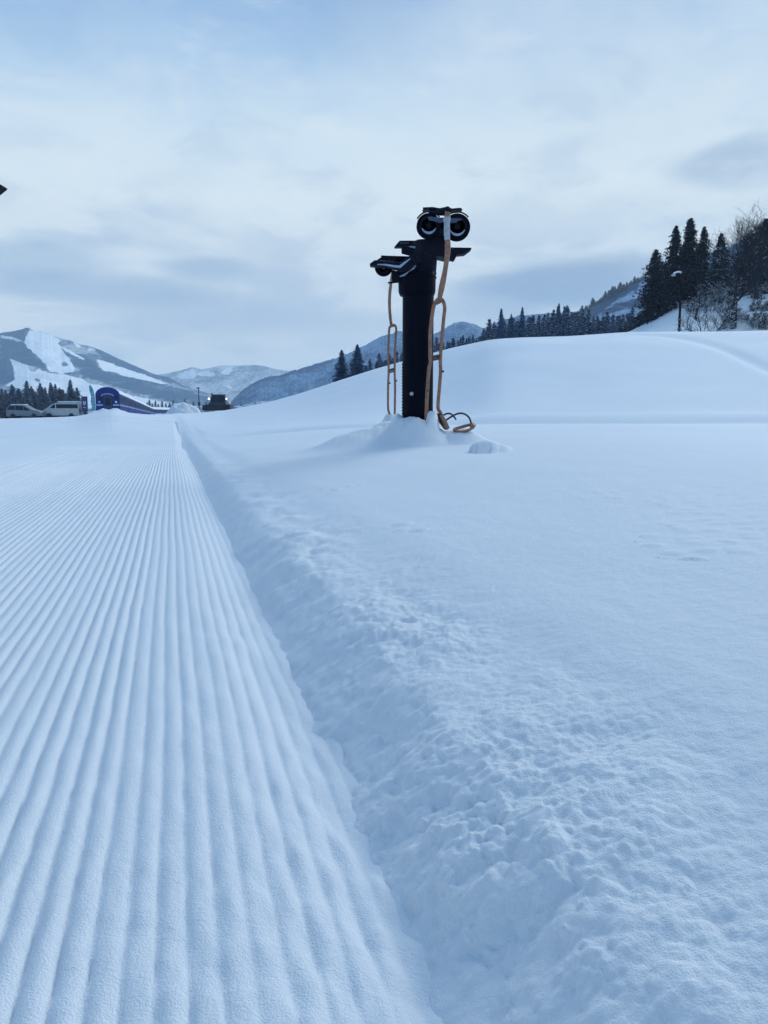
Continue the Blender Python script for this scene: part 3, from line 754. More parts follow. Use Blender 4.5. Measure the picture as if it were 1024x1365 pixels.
# ---------------------------------------------------------------- lift chairs hanging from the arms
def chair_right():
    Y = 10.56
    o = at(590, 553, Y)
    K = empty("lift_chair", o, 0, "tan tubular lift chair at the right of the tower, seat and armrests on the snow", "lift chair", "lift chairs hanging from the tower")
    W = lambda px, py, d=0.: at(px, py, Y + d) - o
    m = MB(); p = spline([W(597,282,-.02), W(596.4,292,-.06), W(596,308,-.08), W(597,327,-.08), W(596,343,-.08), W(593,363,-.06), W(589,383,-.03), W(586.6,395,0), W(586,400)], 6)
    n = len(p); m.tube(p, [.036 + .004 * math.sin(k * .4) for k in range(n)], 12)
    h = m.build("hanger_tube", M_tan, K, True)
    m = MB(); m.lathe(W(595.8, 293, -.07), (0, .1, 1), [(.0, -.03), (.046, -.03), (.05, 0), (.046, .03), (0, .03)], 14)
    m.build("clamp", M_galv, h, True)
    m = MB(); m.tube([W(595.9, 296, -.072), W(595.9, 312, -.088), W(596.4, 320, -.088)], [.040, .042, .037], 12); m.build("frost_coat", M_snowfar if False else M_galv, h, True)
    m = MB()
    m.tube(spline([W(586.4,397), W(582,401,-.01), W(578.5,408,-.03), W(575.6,425,-.05), W(573.6,447,-.05), W(573.6,474,-.05), W(574,483,-.05), W(572,492,-.05), W(570,518,-.06), W(568.6,547,-.04), W(568.6,558,-.02)], 6), .0245, 10)
    m.build("side_tube", M_tan, K, True)
    m = MB()
    m.tube(spline([W(587,397), W(591.2,402), W(593,411), W(591.6,424), W(589.3,450), W(587.4,474), W(587.2,486), W(587.5,494), W(586,516), W(584,542), W(587.3,550,-.02), W(591,560,-.05), W(596.5,572,-.10)], 6), .0245, 10)
    m.build("side_tube", M_tan, K, True)
    m = MB(); pl = [W(587.5,393), W(580.5,399), W(579,406.5), W(584,406), W(590,402.5)]
    m.prism([(q.x, q.z) for q in pl], -.012, .012); m.build("gusset_plate", M_tan, K)
    m = MB(); m.tube([W(573.6,476.5,-.05), W(587.3,474)], .021, 8); m.tube([W(573.6,480.6,-.05), W(587.3,477.5)], .014, 8)
    for k in range(4): m.tube([W(575.5 + k * 3.3, 479.6 - k * .8, -.04), W(576.3 + k * 3.3, 475.3 - k * .8, -.04)], .008, 6)
    m.build("back_bar", M_tan_d, K, True)
    m = MB(); m.lathe(W(589.0,495,-.02), (1, 0, 0), [(.0, 0), (.014, 0), (.014, .03), (0, .03)], 8); m.build("hook_pin", M_pad, K)
    m = MB(); m.lathe(W(569.8,521,-.09), (0, -1, 0), [(.0, 0), (.014, 0), (.014, .02), (0, .02)], 8)
    m.build("hook_pin", M_pad, K)
    m = MB(); pl = [(574.5,552.2),(581,550.6),(588,551.4),(592,559),(597.6,570.6),(594.5,573.2),(589.5,566.5),(583,558.5)]
    m.prism([(W(x, y).x, W(x, y).z) for x, y in pl], -.06, .30); m.build("seat", M_pad, K, bevel=.01)
    m = MB(); m.tube([W(588,553,-.09), W(592,560,-.09), W(596.6,571.6,-.10)], [.026, .030, .036], 10); m.build("seat_edge", M_tan, K, True); m = MB(); m.tube([W(588,553,.30), W(592,560,.30), W(596.6,571.6,.30)], .026, 10)
    m.build("seat_edge", M_tan, K, True)
    for pts in ([(591,553.4,.3),(596,551.4,.3),(601,551.6,.3),(605,555,.3),(608,559.2,.28)], [(594,560.6,-.05),(600,556.6,-.05),(607,552.6,-.05),(614,550.8,-.05),(621,552.6,-.05),(626,557.6,-.05),(628.6,565.5,-.05)]):
        m = MB(); m.tube(spline([W(*q) for q in pts], 6), .0125, 8); m.build("armrest", M_pad, K, True)
    m = MB()
    m.tube(spline([W(631.5,565.5,-.05), W(625,566.6,-.05), W(614,569.5,-.08), W(606,572.2,-.12), W(608,574.6,-.2), W(616,575.6,-.24), W(624,573.6,-.22), W(631,569.5,-.12), W(632,566,-.06)], 6), .020, 8)
    m.lathe(W(630.5, 567.5, -.1), (.3, 1, .2), [(.0, -.05), (.034, -.05), (.034, .05), (0, .05)], 12)
    m.build("footrest", M_tan, K, True)
    return K
chair_right()

def chair_left():
    Y = 12.4
    o = at(522, 550, Y)
    K = empty("lift_chair", o, 0, "narrow tan tubular lift chair at the left of the tower, ends buried in snow", "lift chair", "lift chairs hanging from the tower")
    W = lambda px, py, d=0.: at(px, py, Y + d) - o
    m = MB(); p = spline([W(524.5,360,-.6), W(523,366,-.35), W(521.5,376,-.2), W(519.6,393,-.05), W(519.4,409), W(520.4,423), W(521.8,434)], 6)
    m.tube(p, .024, 10); h = m.build("hanger_tube", M_tan, K, True)
    m = MB(); m.tube([W(517,376.8,-.2), W(533,375.6,-.2)], .012, 8); m.build("clamp", M_pad, h, True)
    m = MB(); m.tube(spline([W(527.2,434), W(523,434.5), W(519.2,437.5), W(518.2,454), W(517.6,475), W(518.2,494), W(517.4,516), W(517.4,542), W(518.4,549), W(520.4,553.6)], 6), .0185, 10); m.build("side_tube", M_tan, K, True)
    m = MB(); m.tube(spline([W(520,436), W(524,433.2), W(527.2,434.4), W(528.3,441), W(527,461), W(526.2,494), W(526.8,516), W(526.3,552)], 6), .0185, 10); m.build("side_tube", M_tan, K, True)
    m = MB(); m.tube([W(518,494), W(526.3,491.4)], .018, 8); m.tube([W(518,497), W(526.3,494.4)], .012, 8); m.build("back_bar", M_tan_d, K, True)
    for x, y, s in ((519.5,510.6,1),(528.4,507.6,1)):
        m = MB(); m.lathe(W(x - 1.6, y), (s, 0, 0), [(.0, 0), (.012, 0), (.014, .03), (0, .035)], 8); m.build("hook_pin", M_pad, K)
    return K
chair_left()

# ---------------------------------------------------------------- snow heaps
def heap(name, px, py_top, Y, w_px, depth, seed, label=None, cuts=0.0):
    """heap of ploughed snow; width given at its own distance"""
    k = Y / FPX; wx = w_px * k / 2; cx = (px - 512) * k
    top = at(px, py_top, Y).z; g = 70; h = 45
    xs = np.linspace(-1.1, 1.1, g); ys = np.linspace(-1.1, 1.1, h)
    Xn, Yn = np.meshgrid(xs, ys)
    X = cx + Xn * wx; Yw = Y + Yn * depth
    base = ground(X, Yw)
    q = np.sqrt(Xn ** 2 + Yn ** 2)
    pr = np.clip(1 - q ** 2.2, 0, 1) ** .8
    hgt = (top - gz(cx, Y))
    n = 1 + .45 * fbm(X * .55 + seed, Yw * .55, 4)
    Z = base + hgt * pr ** 1.25 * n - .12 * (pr < .01)
    o = grid_mesh(name, np.stack([X, Yw, Z], -1), M_snowfar); o['kind'] = 'structure'
    return o
heap("snow_bank", 246, 537.5, 118, 56, 3.5, 3.1)
heap("snow_bank", 150, 546.0, 80, 74, 3.5, 8.8)
heap("snow_bank", 320, 541.5, 128, 40, 2.5, 5.5)
heap("snow_bank", 216, 551.5, 90, 60, 3.0, 1.5)

# ---------------------------------------------------------------- far machines and vehicles
M_blue = plain("coach_blue", (0.004, 0.030, 0.19), .65, 0, .25, 3)
M_blue.node_tree.nodes["Principled BSDF"].inputs["Specular IOR Level"].default_value = .15
M_bluel = plain("coach_trim", (0.30, 0.38, 0.55), .5)
M_glass = plain("dark_glass", (0.008, 0.014, 0.03), .35, 0, .2)
M_glass.node_tree.nodes["Principled BSDF"].inputs["Specular IOR Level"].default_value = .15
M_van = plain("van_paint", (0.36, 0.43, 0.46), .35, .1, .08, 2)
M_mini = plain("minivan_paint", (0.12, 0.17, 0.22), .3, .3, .08, 2)
M_tyre = plain("tyre", (0.008, 0.01, 0.015), .8)
M_cat = plain("groomer_paint", (0.006, 0.018, 0.05), .5)
M_red = plain("lamp_red", (0.35, 0.03, 0.02), .4)
M_teal = plain("banner_cloth", (0.05, 0.28, 0.38), .8, 0, .2, 3)
M_navy = plain("board_navy", (0.01, 0.02, 0.12), .5)
M_white = plain("white_paint", (0.7, 0.74, 0.8), .5)
m_em, t_em, b_em = new_mat("headlamp_glow")
b_em.inputs['Emission Color'].default_value = (1, .93, .85, 1); b_em.inputs['Emission Strength'].default_value = 5.0

def coach_proto():
    Lc = 20.0; Wd = 2.9; H = 3.35
    K = empty("train_coach", (0, 0, 0))
    m = MB(); prof = [(-Wd/2, .0), (-Wd/2, 2.55)] + [(Wd/2 * math.cos(q), 2.55 + 1.0 * math.sin(q) * .98) for q in np.linspace(math.pi, 0, 13)][1:-1] + [(Wd/2, 2.55), (Wd/2, 0)]
    m.prism(prof, 0, Lc); m.build("body", M_blue, K)
    m = MB(); rp = [(Wd/2 * 1.015 * math.cos(q), 2.57 + 1.06 * math.sin(q)) for q in np.linspace(math.pi * .94, math.pi * .06, 13)]
    m.prism(rp + [(x * .96, z - .10) for x, z in reversed(rp)], .30, Lc - .1); m.build("snowy_roof", M_snowfar, K)
    # end face
    m = MB(); m.box((0, -.06, 1.4), (.95, .14, 2.3), bev=.02); d = m.build("end_door", M_navy, K)
    m = MB(); m.box((0, -.14, 1.72), (.62, .04, .95), bev=.01); m.build("door_window", M_glass, d)
    m = MB(); pts = [(math.cos(q) * .72, -.10, 2.42 + math.sin(q) * .28) for q in np.linspace(math.pi, 0, 9)]; m.tube(pts, .07, 6); m.build("door_hood", M_bluel, K)
    for s in (-1, 1):
        m = MB(); m.box((s * .98, -.03, 2.25), (.42, .06, .50), bev=.02); m.build("end_window", M_glass, K)
        m = MB(); m.box((s * 1.0, -.05, 1.30), (.78, .10, .20), bev=.02); m.build("stripe", M_bluel, K)
        m = MB(); m.lathe((s * 1.0, -.06, 1.68), (0, -1, 0), [(.13, 0), (.13, .07), (0, .10)], 12); m.build("tail_lamp", M_white if s > 0 else M_bluel, K)
        # side windows
        for i in range(9):
            m = MB(); m.box((s * (Wd / 2 + .01), 2.0 + i * 2.0, 2.05), (.05, 1.25, .75), bev=.01); m.build("window", M_glass, K)
        m = MB(); m.box((s * (Wd / 2 + .02), Lc / 2, 1.30), (.05, Lc - .6, .14)); m.build("side_stripe", M_bluel, K)
    for y in (3.0, 5.0, 15, 17):
        for s in (-1, 1): m = MB(); m.lathe((s * .78, y, -.38), (1, 0, 0), [(.42, -.07), (.42, .07)], 16); m.build("wheel", M_tyre, K)
    return K
cp = coach_proto()
head = at(144.5, 556, 98.0)
dirv = Vector((-math.sin(R_(15.2)), math.cos(R_(15.2)), 0))
pos = Vector((head.x, head.y, at(144.5, 515.3, 98.0).z - 3.6)); ang = R_(15.2)
nc = 11
lab = {0: "dark blue train coach nearest the viewer, showing its rounded end with the door"}
coaches = []
for i in range(nc):
    c = cp if i == 0 else copy_tree(cp)
    c.location = pos; c.rotation_euler = (0, 0, ang)
    tag(c, lab.get(i, "blue coach coupled in the long receding row behind the end coach with the door"), "train coach", "coaches of the blue train")
    pos = pos + Vector((-math.sin(ang), math.cos(ang), 0)) * 20.4 + Vector((0, 0, -.02))
    if i >= nc - 3: ang -= R_(17)
    coaches.append(c)
tag(coaches[-1], "small distant blue coach at the far right end of the train", "train coach")

def vehicle(name, px0, px1, py_bottom, Y, prof, wins, wheels, width, mat, label, cat, lamps):
    """prof: side outline (x,z) in metres, nose at x=0 (left)"""
    g = at((px0 + px1) / 2, py_bottom, Y)
    K = empty(name, g, 0, label, cat, "cars parked by the snow bank")
    Lv = max(p[0] for p in prof); ox = -Lv / 2
    m = MB(); n = len(prof); tum = .12
    sec = []
    for (yy, sc) in ((-width/2, 0), (-width/2 + .10, 1), (width/2 - .10, 1), (width/2, 0)):
        ring = []
        for (x, z) in prof:
            cx_, cz_ = Lv / 2, .9
            k = 1 if sc else .965
            y2 = yy * (1 - tum * max(0, (z - .95)) / 1.0)
            ring.append((ox + cx_ + (x - cx_) * k, y2, cz_ + (z - cz_) * k))
        sec.append(ring)
    vs = [v for r in sec for v in r]
    fs = [tuple(range(n)), tuple(range(4 * n - 1, 3 * n - 1, -1))] + [(s * n + i, s * n + n + i, s * n + n + (i + 1) % n, s * n + (i + 1) % n) for s in range(3) for i in range(n)]
    m.add(vs, fs); body = m.build("body", mat, K, bevel=.03)
    for w in wins:
        for s in (-1, 1):
            m = MB()
            yf = lambda z: s * (width / 2 + .012) * (1 - tum * max(0, (z - .95)))
            m.add([(ox + x, yf(z), z) for x, z in w] + [(ox + x, yf(z) - s * .04, z) for x, z in w],
                  [tuple(range(len(w))), tuple(range(2 * len(w) - 1, len(w) - 1, -1))] + [(i, len(w) + i, len(w) + (i + 1) % len(w), (i + 1) % len(w)) for i in range(len(w))])
            m.build("side_window", M_glass, K)
    for x in wheels:
        for s in (-1, 1):
            m = MB(); m.lathe((ox + x, s * (width / 2 - .10), .32), (0, 1, 0), [(.20, -.12), (.33, -.11), (.34, 0), (.33, .11), (.20, .12)], 20); w = m.build("wheel", M_tyre, K)
            m = MB(); m.lathe((ox + x, s * (width / 2 - .10), .32), (0, 1, 0), [(.0, -.10), (.21, -.11), (.21, .11), (0, .10)], 14); m.build("rim", M_galv, w)
    for (x, z, dx, dz, mm, nm) in lamps:
        for s in (-1, 1):
            m = MB(); m.box((ox + x, s * (width / 2 - .20), z), (dx, .36, dz), bev=.02); m.build(nm, mm, K)
    top = [(x, z) for x, z in prof if z > max(p[1] for p in prof) - .22]
    xs = [p[0] for p in top]; zt = max(p[1] for p in prof)
    m = MB(); m.box((ox + (min(xs) + max(xs)) / 2, 0, zt + .035), (max(xs) - min(xs) - .15, width * .78, .12), bev=.055); m.build("roof_snow", M_snowfar, K, True)
    return K
vehicle("parked_van", 62, 108, 557.6, 100,
        [(0,.35),(0,.85),(.12,1.05),(.75,1.42),(1.35,1.82),(1.9,2.0),(2.6,2.08),(4.5,2.05),(4.72,1.9),(4.82,1.2),(4.82,.35)],
        [[(1.05,1.30),(1.42,1.72),(1.70,1.78),(1.70,1.28)], [(1.85,1.28),(1.85,1.80),(4.55,1.78),(4.62,1.28)]],
        [.95, 3.75], 1.75, M_van, "white high-roofed van with dark side windows, beside the blue notice board", "van",
        [(.03,.82,.14,.2,M_galv,"headlight"),(4.80,1.0,.08,.5,M_red,"tail_light")])
vehicle("parked_minivan", 14, 58, 558.2, 98,
        [(0,.35),(.02,1.0),(.10,1.35),(.45,1.66),(1.2,1.72),(2.3,1.66),(3.2,1.15),(3.9,1.0),(4.35,.82),(4.42,.35)],
        [[(.18,1.12),(.42,1.55),(1.15,1.62),(1.15,1.10)], [(1.22,1.10),(1.22,1.62),(2.2,1.58),(2.2,1.06)], [(2.27,1.06),(2.27,1.56),(3.0,1.12),(3.0,1.02)]],
        [.85, 3.5], 1.75, M_mini, "silver minivan with a dark wraparound window band, left of the white van", "minivan",
        [(4.33,.75,.14,.16,M_galv,"headlight"),(.03,1.05,.08,.35,M_red,"tail_light")])

# blue notice board and teal feather flag
g0 = at(113.5, 553, 90)
K = empty("notice_board", g0, 0, "small dark blue notice board with a white emblem, right of the white van", "notice board")
m = MB(); m.box((0, 0, 1.25), (.70, .10, 1.75), bev=.02); pnl = m.build("panel", M_navy, K)
m = MB(); m.prism([(-.16,1.25),(-.18,1.62),(.0,1.50),(.18,1.62),(.16,1.25),(.06,1.10),(-.06,1.10)], -.065, -.05); m.box((0,-.06,.85),(.36,.02,.07)); m.build("emblem", M_bluel, pnl)
for s in (-1, 1):
    m = MB(); m.tube([(s*.33,.03,-.6),(s*.33,.03,2.15)], .03, 8); m.build("post", M_galv, K, True)
g0 = at(127, 553, 88)
K = empty("feather_flag", g0, 0, "teal feather flag standing at the left of the blue train end", "flag")
m = MB(); pp = spline([(.05,0,-.5),(.05,0,1.2),(.0,0,2.3),(-.18,0,3.0),(-.45,0,3.40)], 6); m.tube(pp, .02, 8); m.build("pole", M_galv, K, True)
m = MB(); front = [(.02,1.0-.55),(.0,1.2),(-.04,2.3),(-.22,3.0),(-.46,3.38),(-.50,3.2),(-.34,2.4),(-.42,1.6),(-.30,.9),(-.50,.45)]
fl = [(x + .35, z) for x, z in front]
fl = [(.06,.35),(.05,1.2),(.0,2.3),(-.16,2.95),(-.46,3.40),(-.56,3.20),(-.52,2.7),(-.36,2.1),(-.44,1.5),(-.34,.9),(-.50,.35)]
m.prism(fl, -.012, .012); b_ = m.build("banner", M_teal, K)
m = MB()
for z in (1.0, 1.35, 1.7, 2.05, 2.4): m.box((-.18, -.016, z), (.14, .006, .20), bev=.0)
m.build("lettering", M_bluel, b_)
g0 = at(57.5, 557, 93)

# snow groomer
g0 = at(290.5, 547.2, 112); k = 112 / FPX
K = empty("snow_groomer", g0, R_(4), "dark snow groomer with lit headlamps parked by the snow heap", "snow groomer")
m = MB(); m.box((0, 1.4, .75), (2.5, 3.8, .7), bev=.08); m.build("chassis", M_cat, K)
for s in (-1, 1):
    m = MB(); pr = [(y_, z_) for y_, z_ in [(-.6,.35),(-.3,.05),(3.6,.05),(4.0,.4),(3.7,.85),(-.2,.85)]]
    vs = [(s * 1.05, y_, z_) for y_, z_ in pr] + [(s * 1.75, y_, z_) for y_, z_ in pr]
    m.add(vs, [tuple(range(6)), tuple(range(11, 5, -1))] + [(i, 6 + i, 6 + (i + 1) % 6, (i + 1) % 6) for i in range(6)]); m.build("track", M_tyre, K, bevel=.03)
m = MB(); m.add([(-1.15,.1,1.0),(1.15,.1,1.0),(1.15,1.8,1.0),(-1.15,1.8,1.0),(-.95,.5,2.15),(.95,.5,2.15),(.95,1.7,2.15),(-.95,1.7,2.15)],
                [(0,1,5,4),(1,2,6,5),(2,3,7,6),(3,0,4,7),(4,5,6,7),(3,2,1,0)]); cab = m.build("cab", M_cat, K, bevel=.04)
for s in (-1, 1):
    m = MB(); m.add([(s*.06,.15,1.15),(s*.98,.15,1.15),(s*.86,.46,2.05),(s*.06,.46,2.05)], [(0,1,2,3)]); m.add([(s*.06,.11,1.15),(s*.98,.11,1.15),(s*.86,.42,2.05),(s*.06,.42,2.05)], [(0,1,2,3)])
    m.build("windscreen", M_glass, cab)
m = MB(); m.box((0, .75, 2.24), (2.1, .5, .16), bev=.03); m.build("light_bar", M_cat, K)
m = MB(); m.box((-.9, .9, 2.42), (.2, .2, .22), bev=.04); m.build("beacon", M_red, K)
for s in (-1, 1):
    m = MB(); m.tube([(s*.95,.6,1.9),(s*1.25,.3,1.72)], .03, 6); m.lathe((s*1.25,.2,1.68), (0,-1,0), [(0,-.05),(.12,-.05),(.13,.05)], 14); f_ = m.build("lamp_arm", M_cat, K)
    m = MB(); m.lathe((s*1.25,.13,1.68), (0,-1,0), [(.12 if s<0 else .09,0),(0,.03)], 14); m.build("headlamp", m_em, f_)
m = MB()
bl = [(-.30,.0),(-.38,.35),(-.30,.75),(-.22,.75),(-.28,.35),(-.20,.0)]
for x0, x1, y0, y1 in ((-1.95,-1.2,-1.3,-.9),(-1.2,1.2,-.9,-.9),(1.2,1.95,-.9,-1.3)):
    vs = [(x0, y0 + q[0], q[1]) for q in bl] + [(x1, y1 + q[0], q[1]) for q in bl]
    m.add(vs, [tuple(range(6)), tuple(range(11,5,-1))] + [(i, 6+i, 6+(i+1)%6, (i+1)%6) for i in range(6)])
m.tube([(-.7,-.9,.4),(-.7,.2,.6)], .08, 8); m.tube([(.7,-.9,.4),(.7,.2,.6)], .08, 8)
m.build("blade", M_tyre, K)
m = MB(); m.box((0, 2.9, 1.25), (2.1, 1.0, .35), bev=.08); m.build("rear_deck", M_cat, K)

# far lamp post behind the heap
g0 = at(265.5, 541, 150)
K = empty("lamp_post", g0, 0, "thin dark lamp post left of the snow groomer", "lamp post")
m = MB(); m.tube([(0,0,-1),(0,0,3.35)], .09, 8); m.build("pole", M_tyre, K, True)
m = MB(); m.box((-.12, 0, 3.4), (.6, .3, .22), bev=.05); m.build("lamp_head", M_tyre, K)
m = MB(); m.box((0, 0, .35), (.45, .4, .7), bev=.05); m.build("base_pad", M_tyre, K)

# pole on the right slope
Yp = 60.0; bx = at(905.5, 440, Yp); g0 = Vector((bx.x, Yp, gz(bx.x, Yp)))
K = empty("light_pole", g0, 0, "tall thin dark pole with a snow-capped lamp, standing on the slope below the cedars", "light pole")
tz = at(905.5, 364, Yp).z - g0.z; k = Yp / FPX
m = MB(); m.tube([(0,0,-.5),(0,0,tz)], [.11,.07], 10); m.build("pole", M_post, K, True)
m = MB(); m.lathe((.02,0,0),(0,0,1),[(.20,-.3),(.22,.6),(.20,.75),(.12,.8)],14); m.build("padding", M_post, K, True)
m = MB(); m.tube(spline([(0,0,tz-.1),(-.15,0,tz+.05),(-.45,0,tz+.02),(-.62,0,tz-.12)],5), .04, 8); m.lathe((-.62,0,tz-.12),(0,0,-1),[(.04,-.06),(.17,.0),(.15,.09),(0,.12)],14); lh = m.build("lamp_arm", M_galv, K, True)
m = MB(); m.tube([(-.62,0,tz-.03),(-.4,0,tz+.08),(-.15,0,tz+.10),(0,0,tz+.06)], [.07,.06,.06,.03], 8); m.build("snow_cap", M_snowfar, lh, True)

# ---------------------------------------------------------------- vegetation
def leaf_mat(name, lo, hi, sc=3.0):
    m, t, b = new_mat(name)
    g = t.nodes.new('ShaderNodeNewGeometry')
    nz = node(t, 'ShaderNodeTexNoise', ins={'Vector': g.outputs['Position'], 'Scale': sc, 'Detail': 4.0}).outputs[0]
    oi = t.nodes.new('ShaderNodeObjectInfo')
    f = mth(t, 'ADD', nz, mth(t, 'MULTIPLY', mth(t, 'SUBTRACT', oi.outputs['Random'], .5), .3))
    t.links.new(ramp(t, f, [(.3, lo), (.7, hi)]), b.inputs['Base Color'])
    b.inputs['Roughness'].default_value = .8; b.inputs['Specular IOR Level'].default_value = .1
    return m
M_need = leaf_mat("conifer_needles", (0.022, 0.068, 0.155), (0.056, 0.125, 0.245))
M_cedar = leaf_mat("cedar_needles", (0.006, 0.012, 0.026), (0.018, 0.032, 0.056))
M_bark = leaf_mat("bark", (0.020, 0.022, 0.030), (0.055, 0.055, 0.065), 8)
M_twig = leaf_mat("twigs", (0.010, 0.013, 0.022), (0.030, 0.036, 0.052), 5)

def quads_mesh(name, V, mi, mats):
    """V (n,4,3) quads, mi (n,) material slots"""
    n = len(V); me = bpy.data.meshes.new(name)
    me.vertices.add(n * 4); me.vertices.foreach_set('co', V.reshape(-1).astype(np.float32))
    me.loops.add(n * 4); me.loops.foreach_set('vertex_index', np.arange(n * 4, dtype=np.int32))
    me.polygons.add(n); me.polygons.foreach_set('loop_start', (np.arange(n) * 4).astype(np.int32))
    me.polygons.foreach_set('loop_total', np.full(n, 4, np.int32)); me.polygons.foreach_set('material_index', mi.astype(np.int32))
    for m in mats: me.materials.append(m)
    me.update(calc_edges=True); return me

def norm(a): return a / np.maximum(np.linalg.norm(a, axis=-1, keepdims=True), 1e-9)
def conifer_mesh(name, seed, H=10., R=1.8, nb=260, ns=6, snow=.35, power=.85, base=.06, spray=.34, columnar=0., droop=.35, mat=None, gap=.0):
    r = np.random.RandomState(seed)
    t = base + (1 - base) * (np.sort(r.rand(nb)) ** .9) * .985
    nl = 13 + seed % 4
    t = t + .35 / nl * (np.round(t * nl) / nl - t) * nl * .3       # whorls
    lobes = 1 + .22 * np.sin(t * 19 + seed) + .15 * np.sin(t * 43 + seed * 2)
    az = r.rand(nb) * 2 * np.pi
    side = 1 + .25 * np.sin(az * 2 + seed) + .2 * np.sin(az * 3 + t * 9)
    prof = (1 - t) ** power * (1 - columnar) + columnar * np.clip((1 - t) * 3.2, 0, 1) ** .8
    prof = prof * np.clip((t - base) / .10 + .55, .5, 1)
    rr = R * prof * lobes * side * (.72 + .4 * r.rand(nb)) + .06
    f = (np.arange(ns) + .6) / ns
    F = f[None] * np.ones((nb, 1)) + (r.rand(nb, ns) - .5) * .25
    d = np.stack([np.cos(az), np.sin(az), 0 * az], -1)
    up0 = .30 * (t[:, None] * 1.2 - .5)
    cen = d[:, None] * (rr[:, None] * F)[..., None]
    cen[..., 2] += (t * H)[:, None] + rr[:, None] * (up0 * F - droop * F ** 2)
    cen += (r.rand(nb, ns, 3) - .5) * (rr[:, None, None] * .30 + .05)
    la = norm(d[:, None] * .9 + (r.rand(nb, ns, 3) - .5) * 1.3 + np.array([0, 0, -.25]))
    nn = norm(np.array([0, 0, 1.0]) + (r.rand(nb, ns, 3) - .5) * 1.7)
    lb = norm(np.cross(la, nn))
    L_ = spray * (.6 + .7 * r.rand(nb, ns, 1)) * (R / 1.8) * (.30 + .95 * prof[:, None, None])
    Wd = L_ * .42
    q = np.stack([cen - la * L_ * .8, cen + lb * Wd, cen + la * L_, cen - lb * Wd], 2).reshape(-1, 4, 3)
    # short needle tufts hanging from each spray
    c2 = cen + np.array([0, 0, -.10]) * R / 1.8; l2 = norm(la + (r.rand(nb, ns, 3) - .5) * 1.6 + np.array([0, 0, -.6])); b2 = norm(np.cross(l2, d[:, None] + 0 * l2))
    q2 = np.stack([c2 - l2 * L_ * .5, c2 + b2 * Wd * .8, c2 + l2 * L_ * .8, c2 - b2 * Wd * .8], 2).reshape(-1, 4, 3)
    V = [q, q2]; mi = [np.zeros(len(q)), np.zeros(len(q2))]
    if snow > 0:
        k = r.rand(nb, ns) < snow * (.5 + .8 * F)
        cs = cen[k] + np.array([0, 0, .06]) + la[k] * L_[k] * .15; L3 = L_[k] * .80; W3 = Wd[k] * .85
        la3 = la[k].copy(); la3[:, 2] *= .4; la3 = norm(la3); lb3 = norm(np.cross(la3, np.array([0, 0, 1.0]) + (r.rand(*la3.shape) - .5) * .5))
        V.append(np.stack([cs - la3 * L3, cs + lb3 * W3, cs + la3 * L3, cs - lb3 * W3], 1)); mi.append(np.ones(k.sum()))
    return quads_mesh(name, np.concatenate(V), np.concatenate(mi), [mat or M_need, M_snowfar])

def trunk_mesh(name, H, r0, bare=.0):
    m = MB(); m.tube([(0, 0, -1.5), (0, 0, H * .3), (.03, .02, H * .65), (0, 0, H * .97)], [r0, r0 * .8, r0 * .45, r0 * .1], 8)
    o = m.build(name, M_bark, None, True); return o

def proto_tree(kind, seed, **kw):
    H = kw.get('H', 10.)
    K = empty(kind, (0, 0, 0))
    me = conifer_mesh("crown", seed, **kw)
    c = bpy.data.objects.new("crown", me); C.objects.link(c); adopt(c, K)
    t = trunk_mesh("trunk", H, H * .018); adopt(t, K)
    return K, H
protos = {
    'fir': [proto_tree("conifer_tree", s, nb=420, ns=6, snow=.75, spray=.34) for s in (11, 12, 13, 14)],
    'firn': [proto_tree("conifer_tree", s, nb=420, ns=6, snow=.65, R=1.5, power=.75, spray=.32) for s in (21, 22, 23)],
    'cedar': [proto_tree("cedar_tree", s, H=12., R=1.75, nb=900, ns=8, snow=.035, power=.62, spray=.24, mat=M_cedar, base=.03, droop=.5) for s in (31, 32, 33)],
    'spruce': [proto_tree("conifer_tree", s, nb=620, ns=7, snow=.10, R=1.9, power=.9, spray=.24) for s in (41, 42)],
}
used = set()
rnd = random.Random(4)
ORD = ['first','second','third','fourth','fifth','sixth','seventh','eighth','ninth','tenth'] + ['%s' % w for w in 'eleventh twelfth thirteenth fourteenth fifteenth sixteenth seventeenth eighteenth nineteenth twentieth twenty-first twenty-second twenty-third twenty-fourth twenty-fifth twenty-sixth twenty-seventh twenty-eighth twenty-ninth thirtieth'.split()]
def plant(kind, px, py_top, Y, w_px=None, label='', group=None, cat="conifer", base_z=None, var=None, sink=0.0, base_py=None):
    k = rnd.randrange(len(protos[kind])) if var is None else var
    K, H = protos[kind][k]
    p = at(px, py_top, Y)
    bz = gz(p.x, Y) if base_z is None else base_z
    if base_py is not None: bz = at(px, base_py, Y).z
    h = p.z - bz + sink
    if (kind, k) in used: o = copy_tree(K)
    else: o = K; used.add((kind, k))
    R0 = {'fir': 1.8, 'firn': 1.5, 'cedar': 1.75, 'spruce': 1.9}[kind]
    sz = h / H
    sx = sz if w_px is None else (w_px * Y / FPX / 2) / (R0 * .95) * {"fir": 1.55, "firn": 1.6, "cedar": 1.45, "spruce": 1.35}[kind]
    o.location = (p.x, Y, bz - sink); o.scale = (sx, sx, sz); o.rotation_euler = (0, 0, rnd.random() * 6.28)
    tag(o, label, cat, group)
    return o

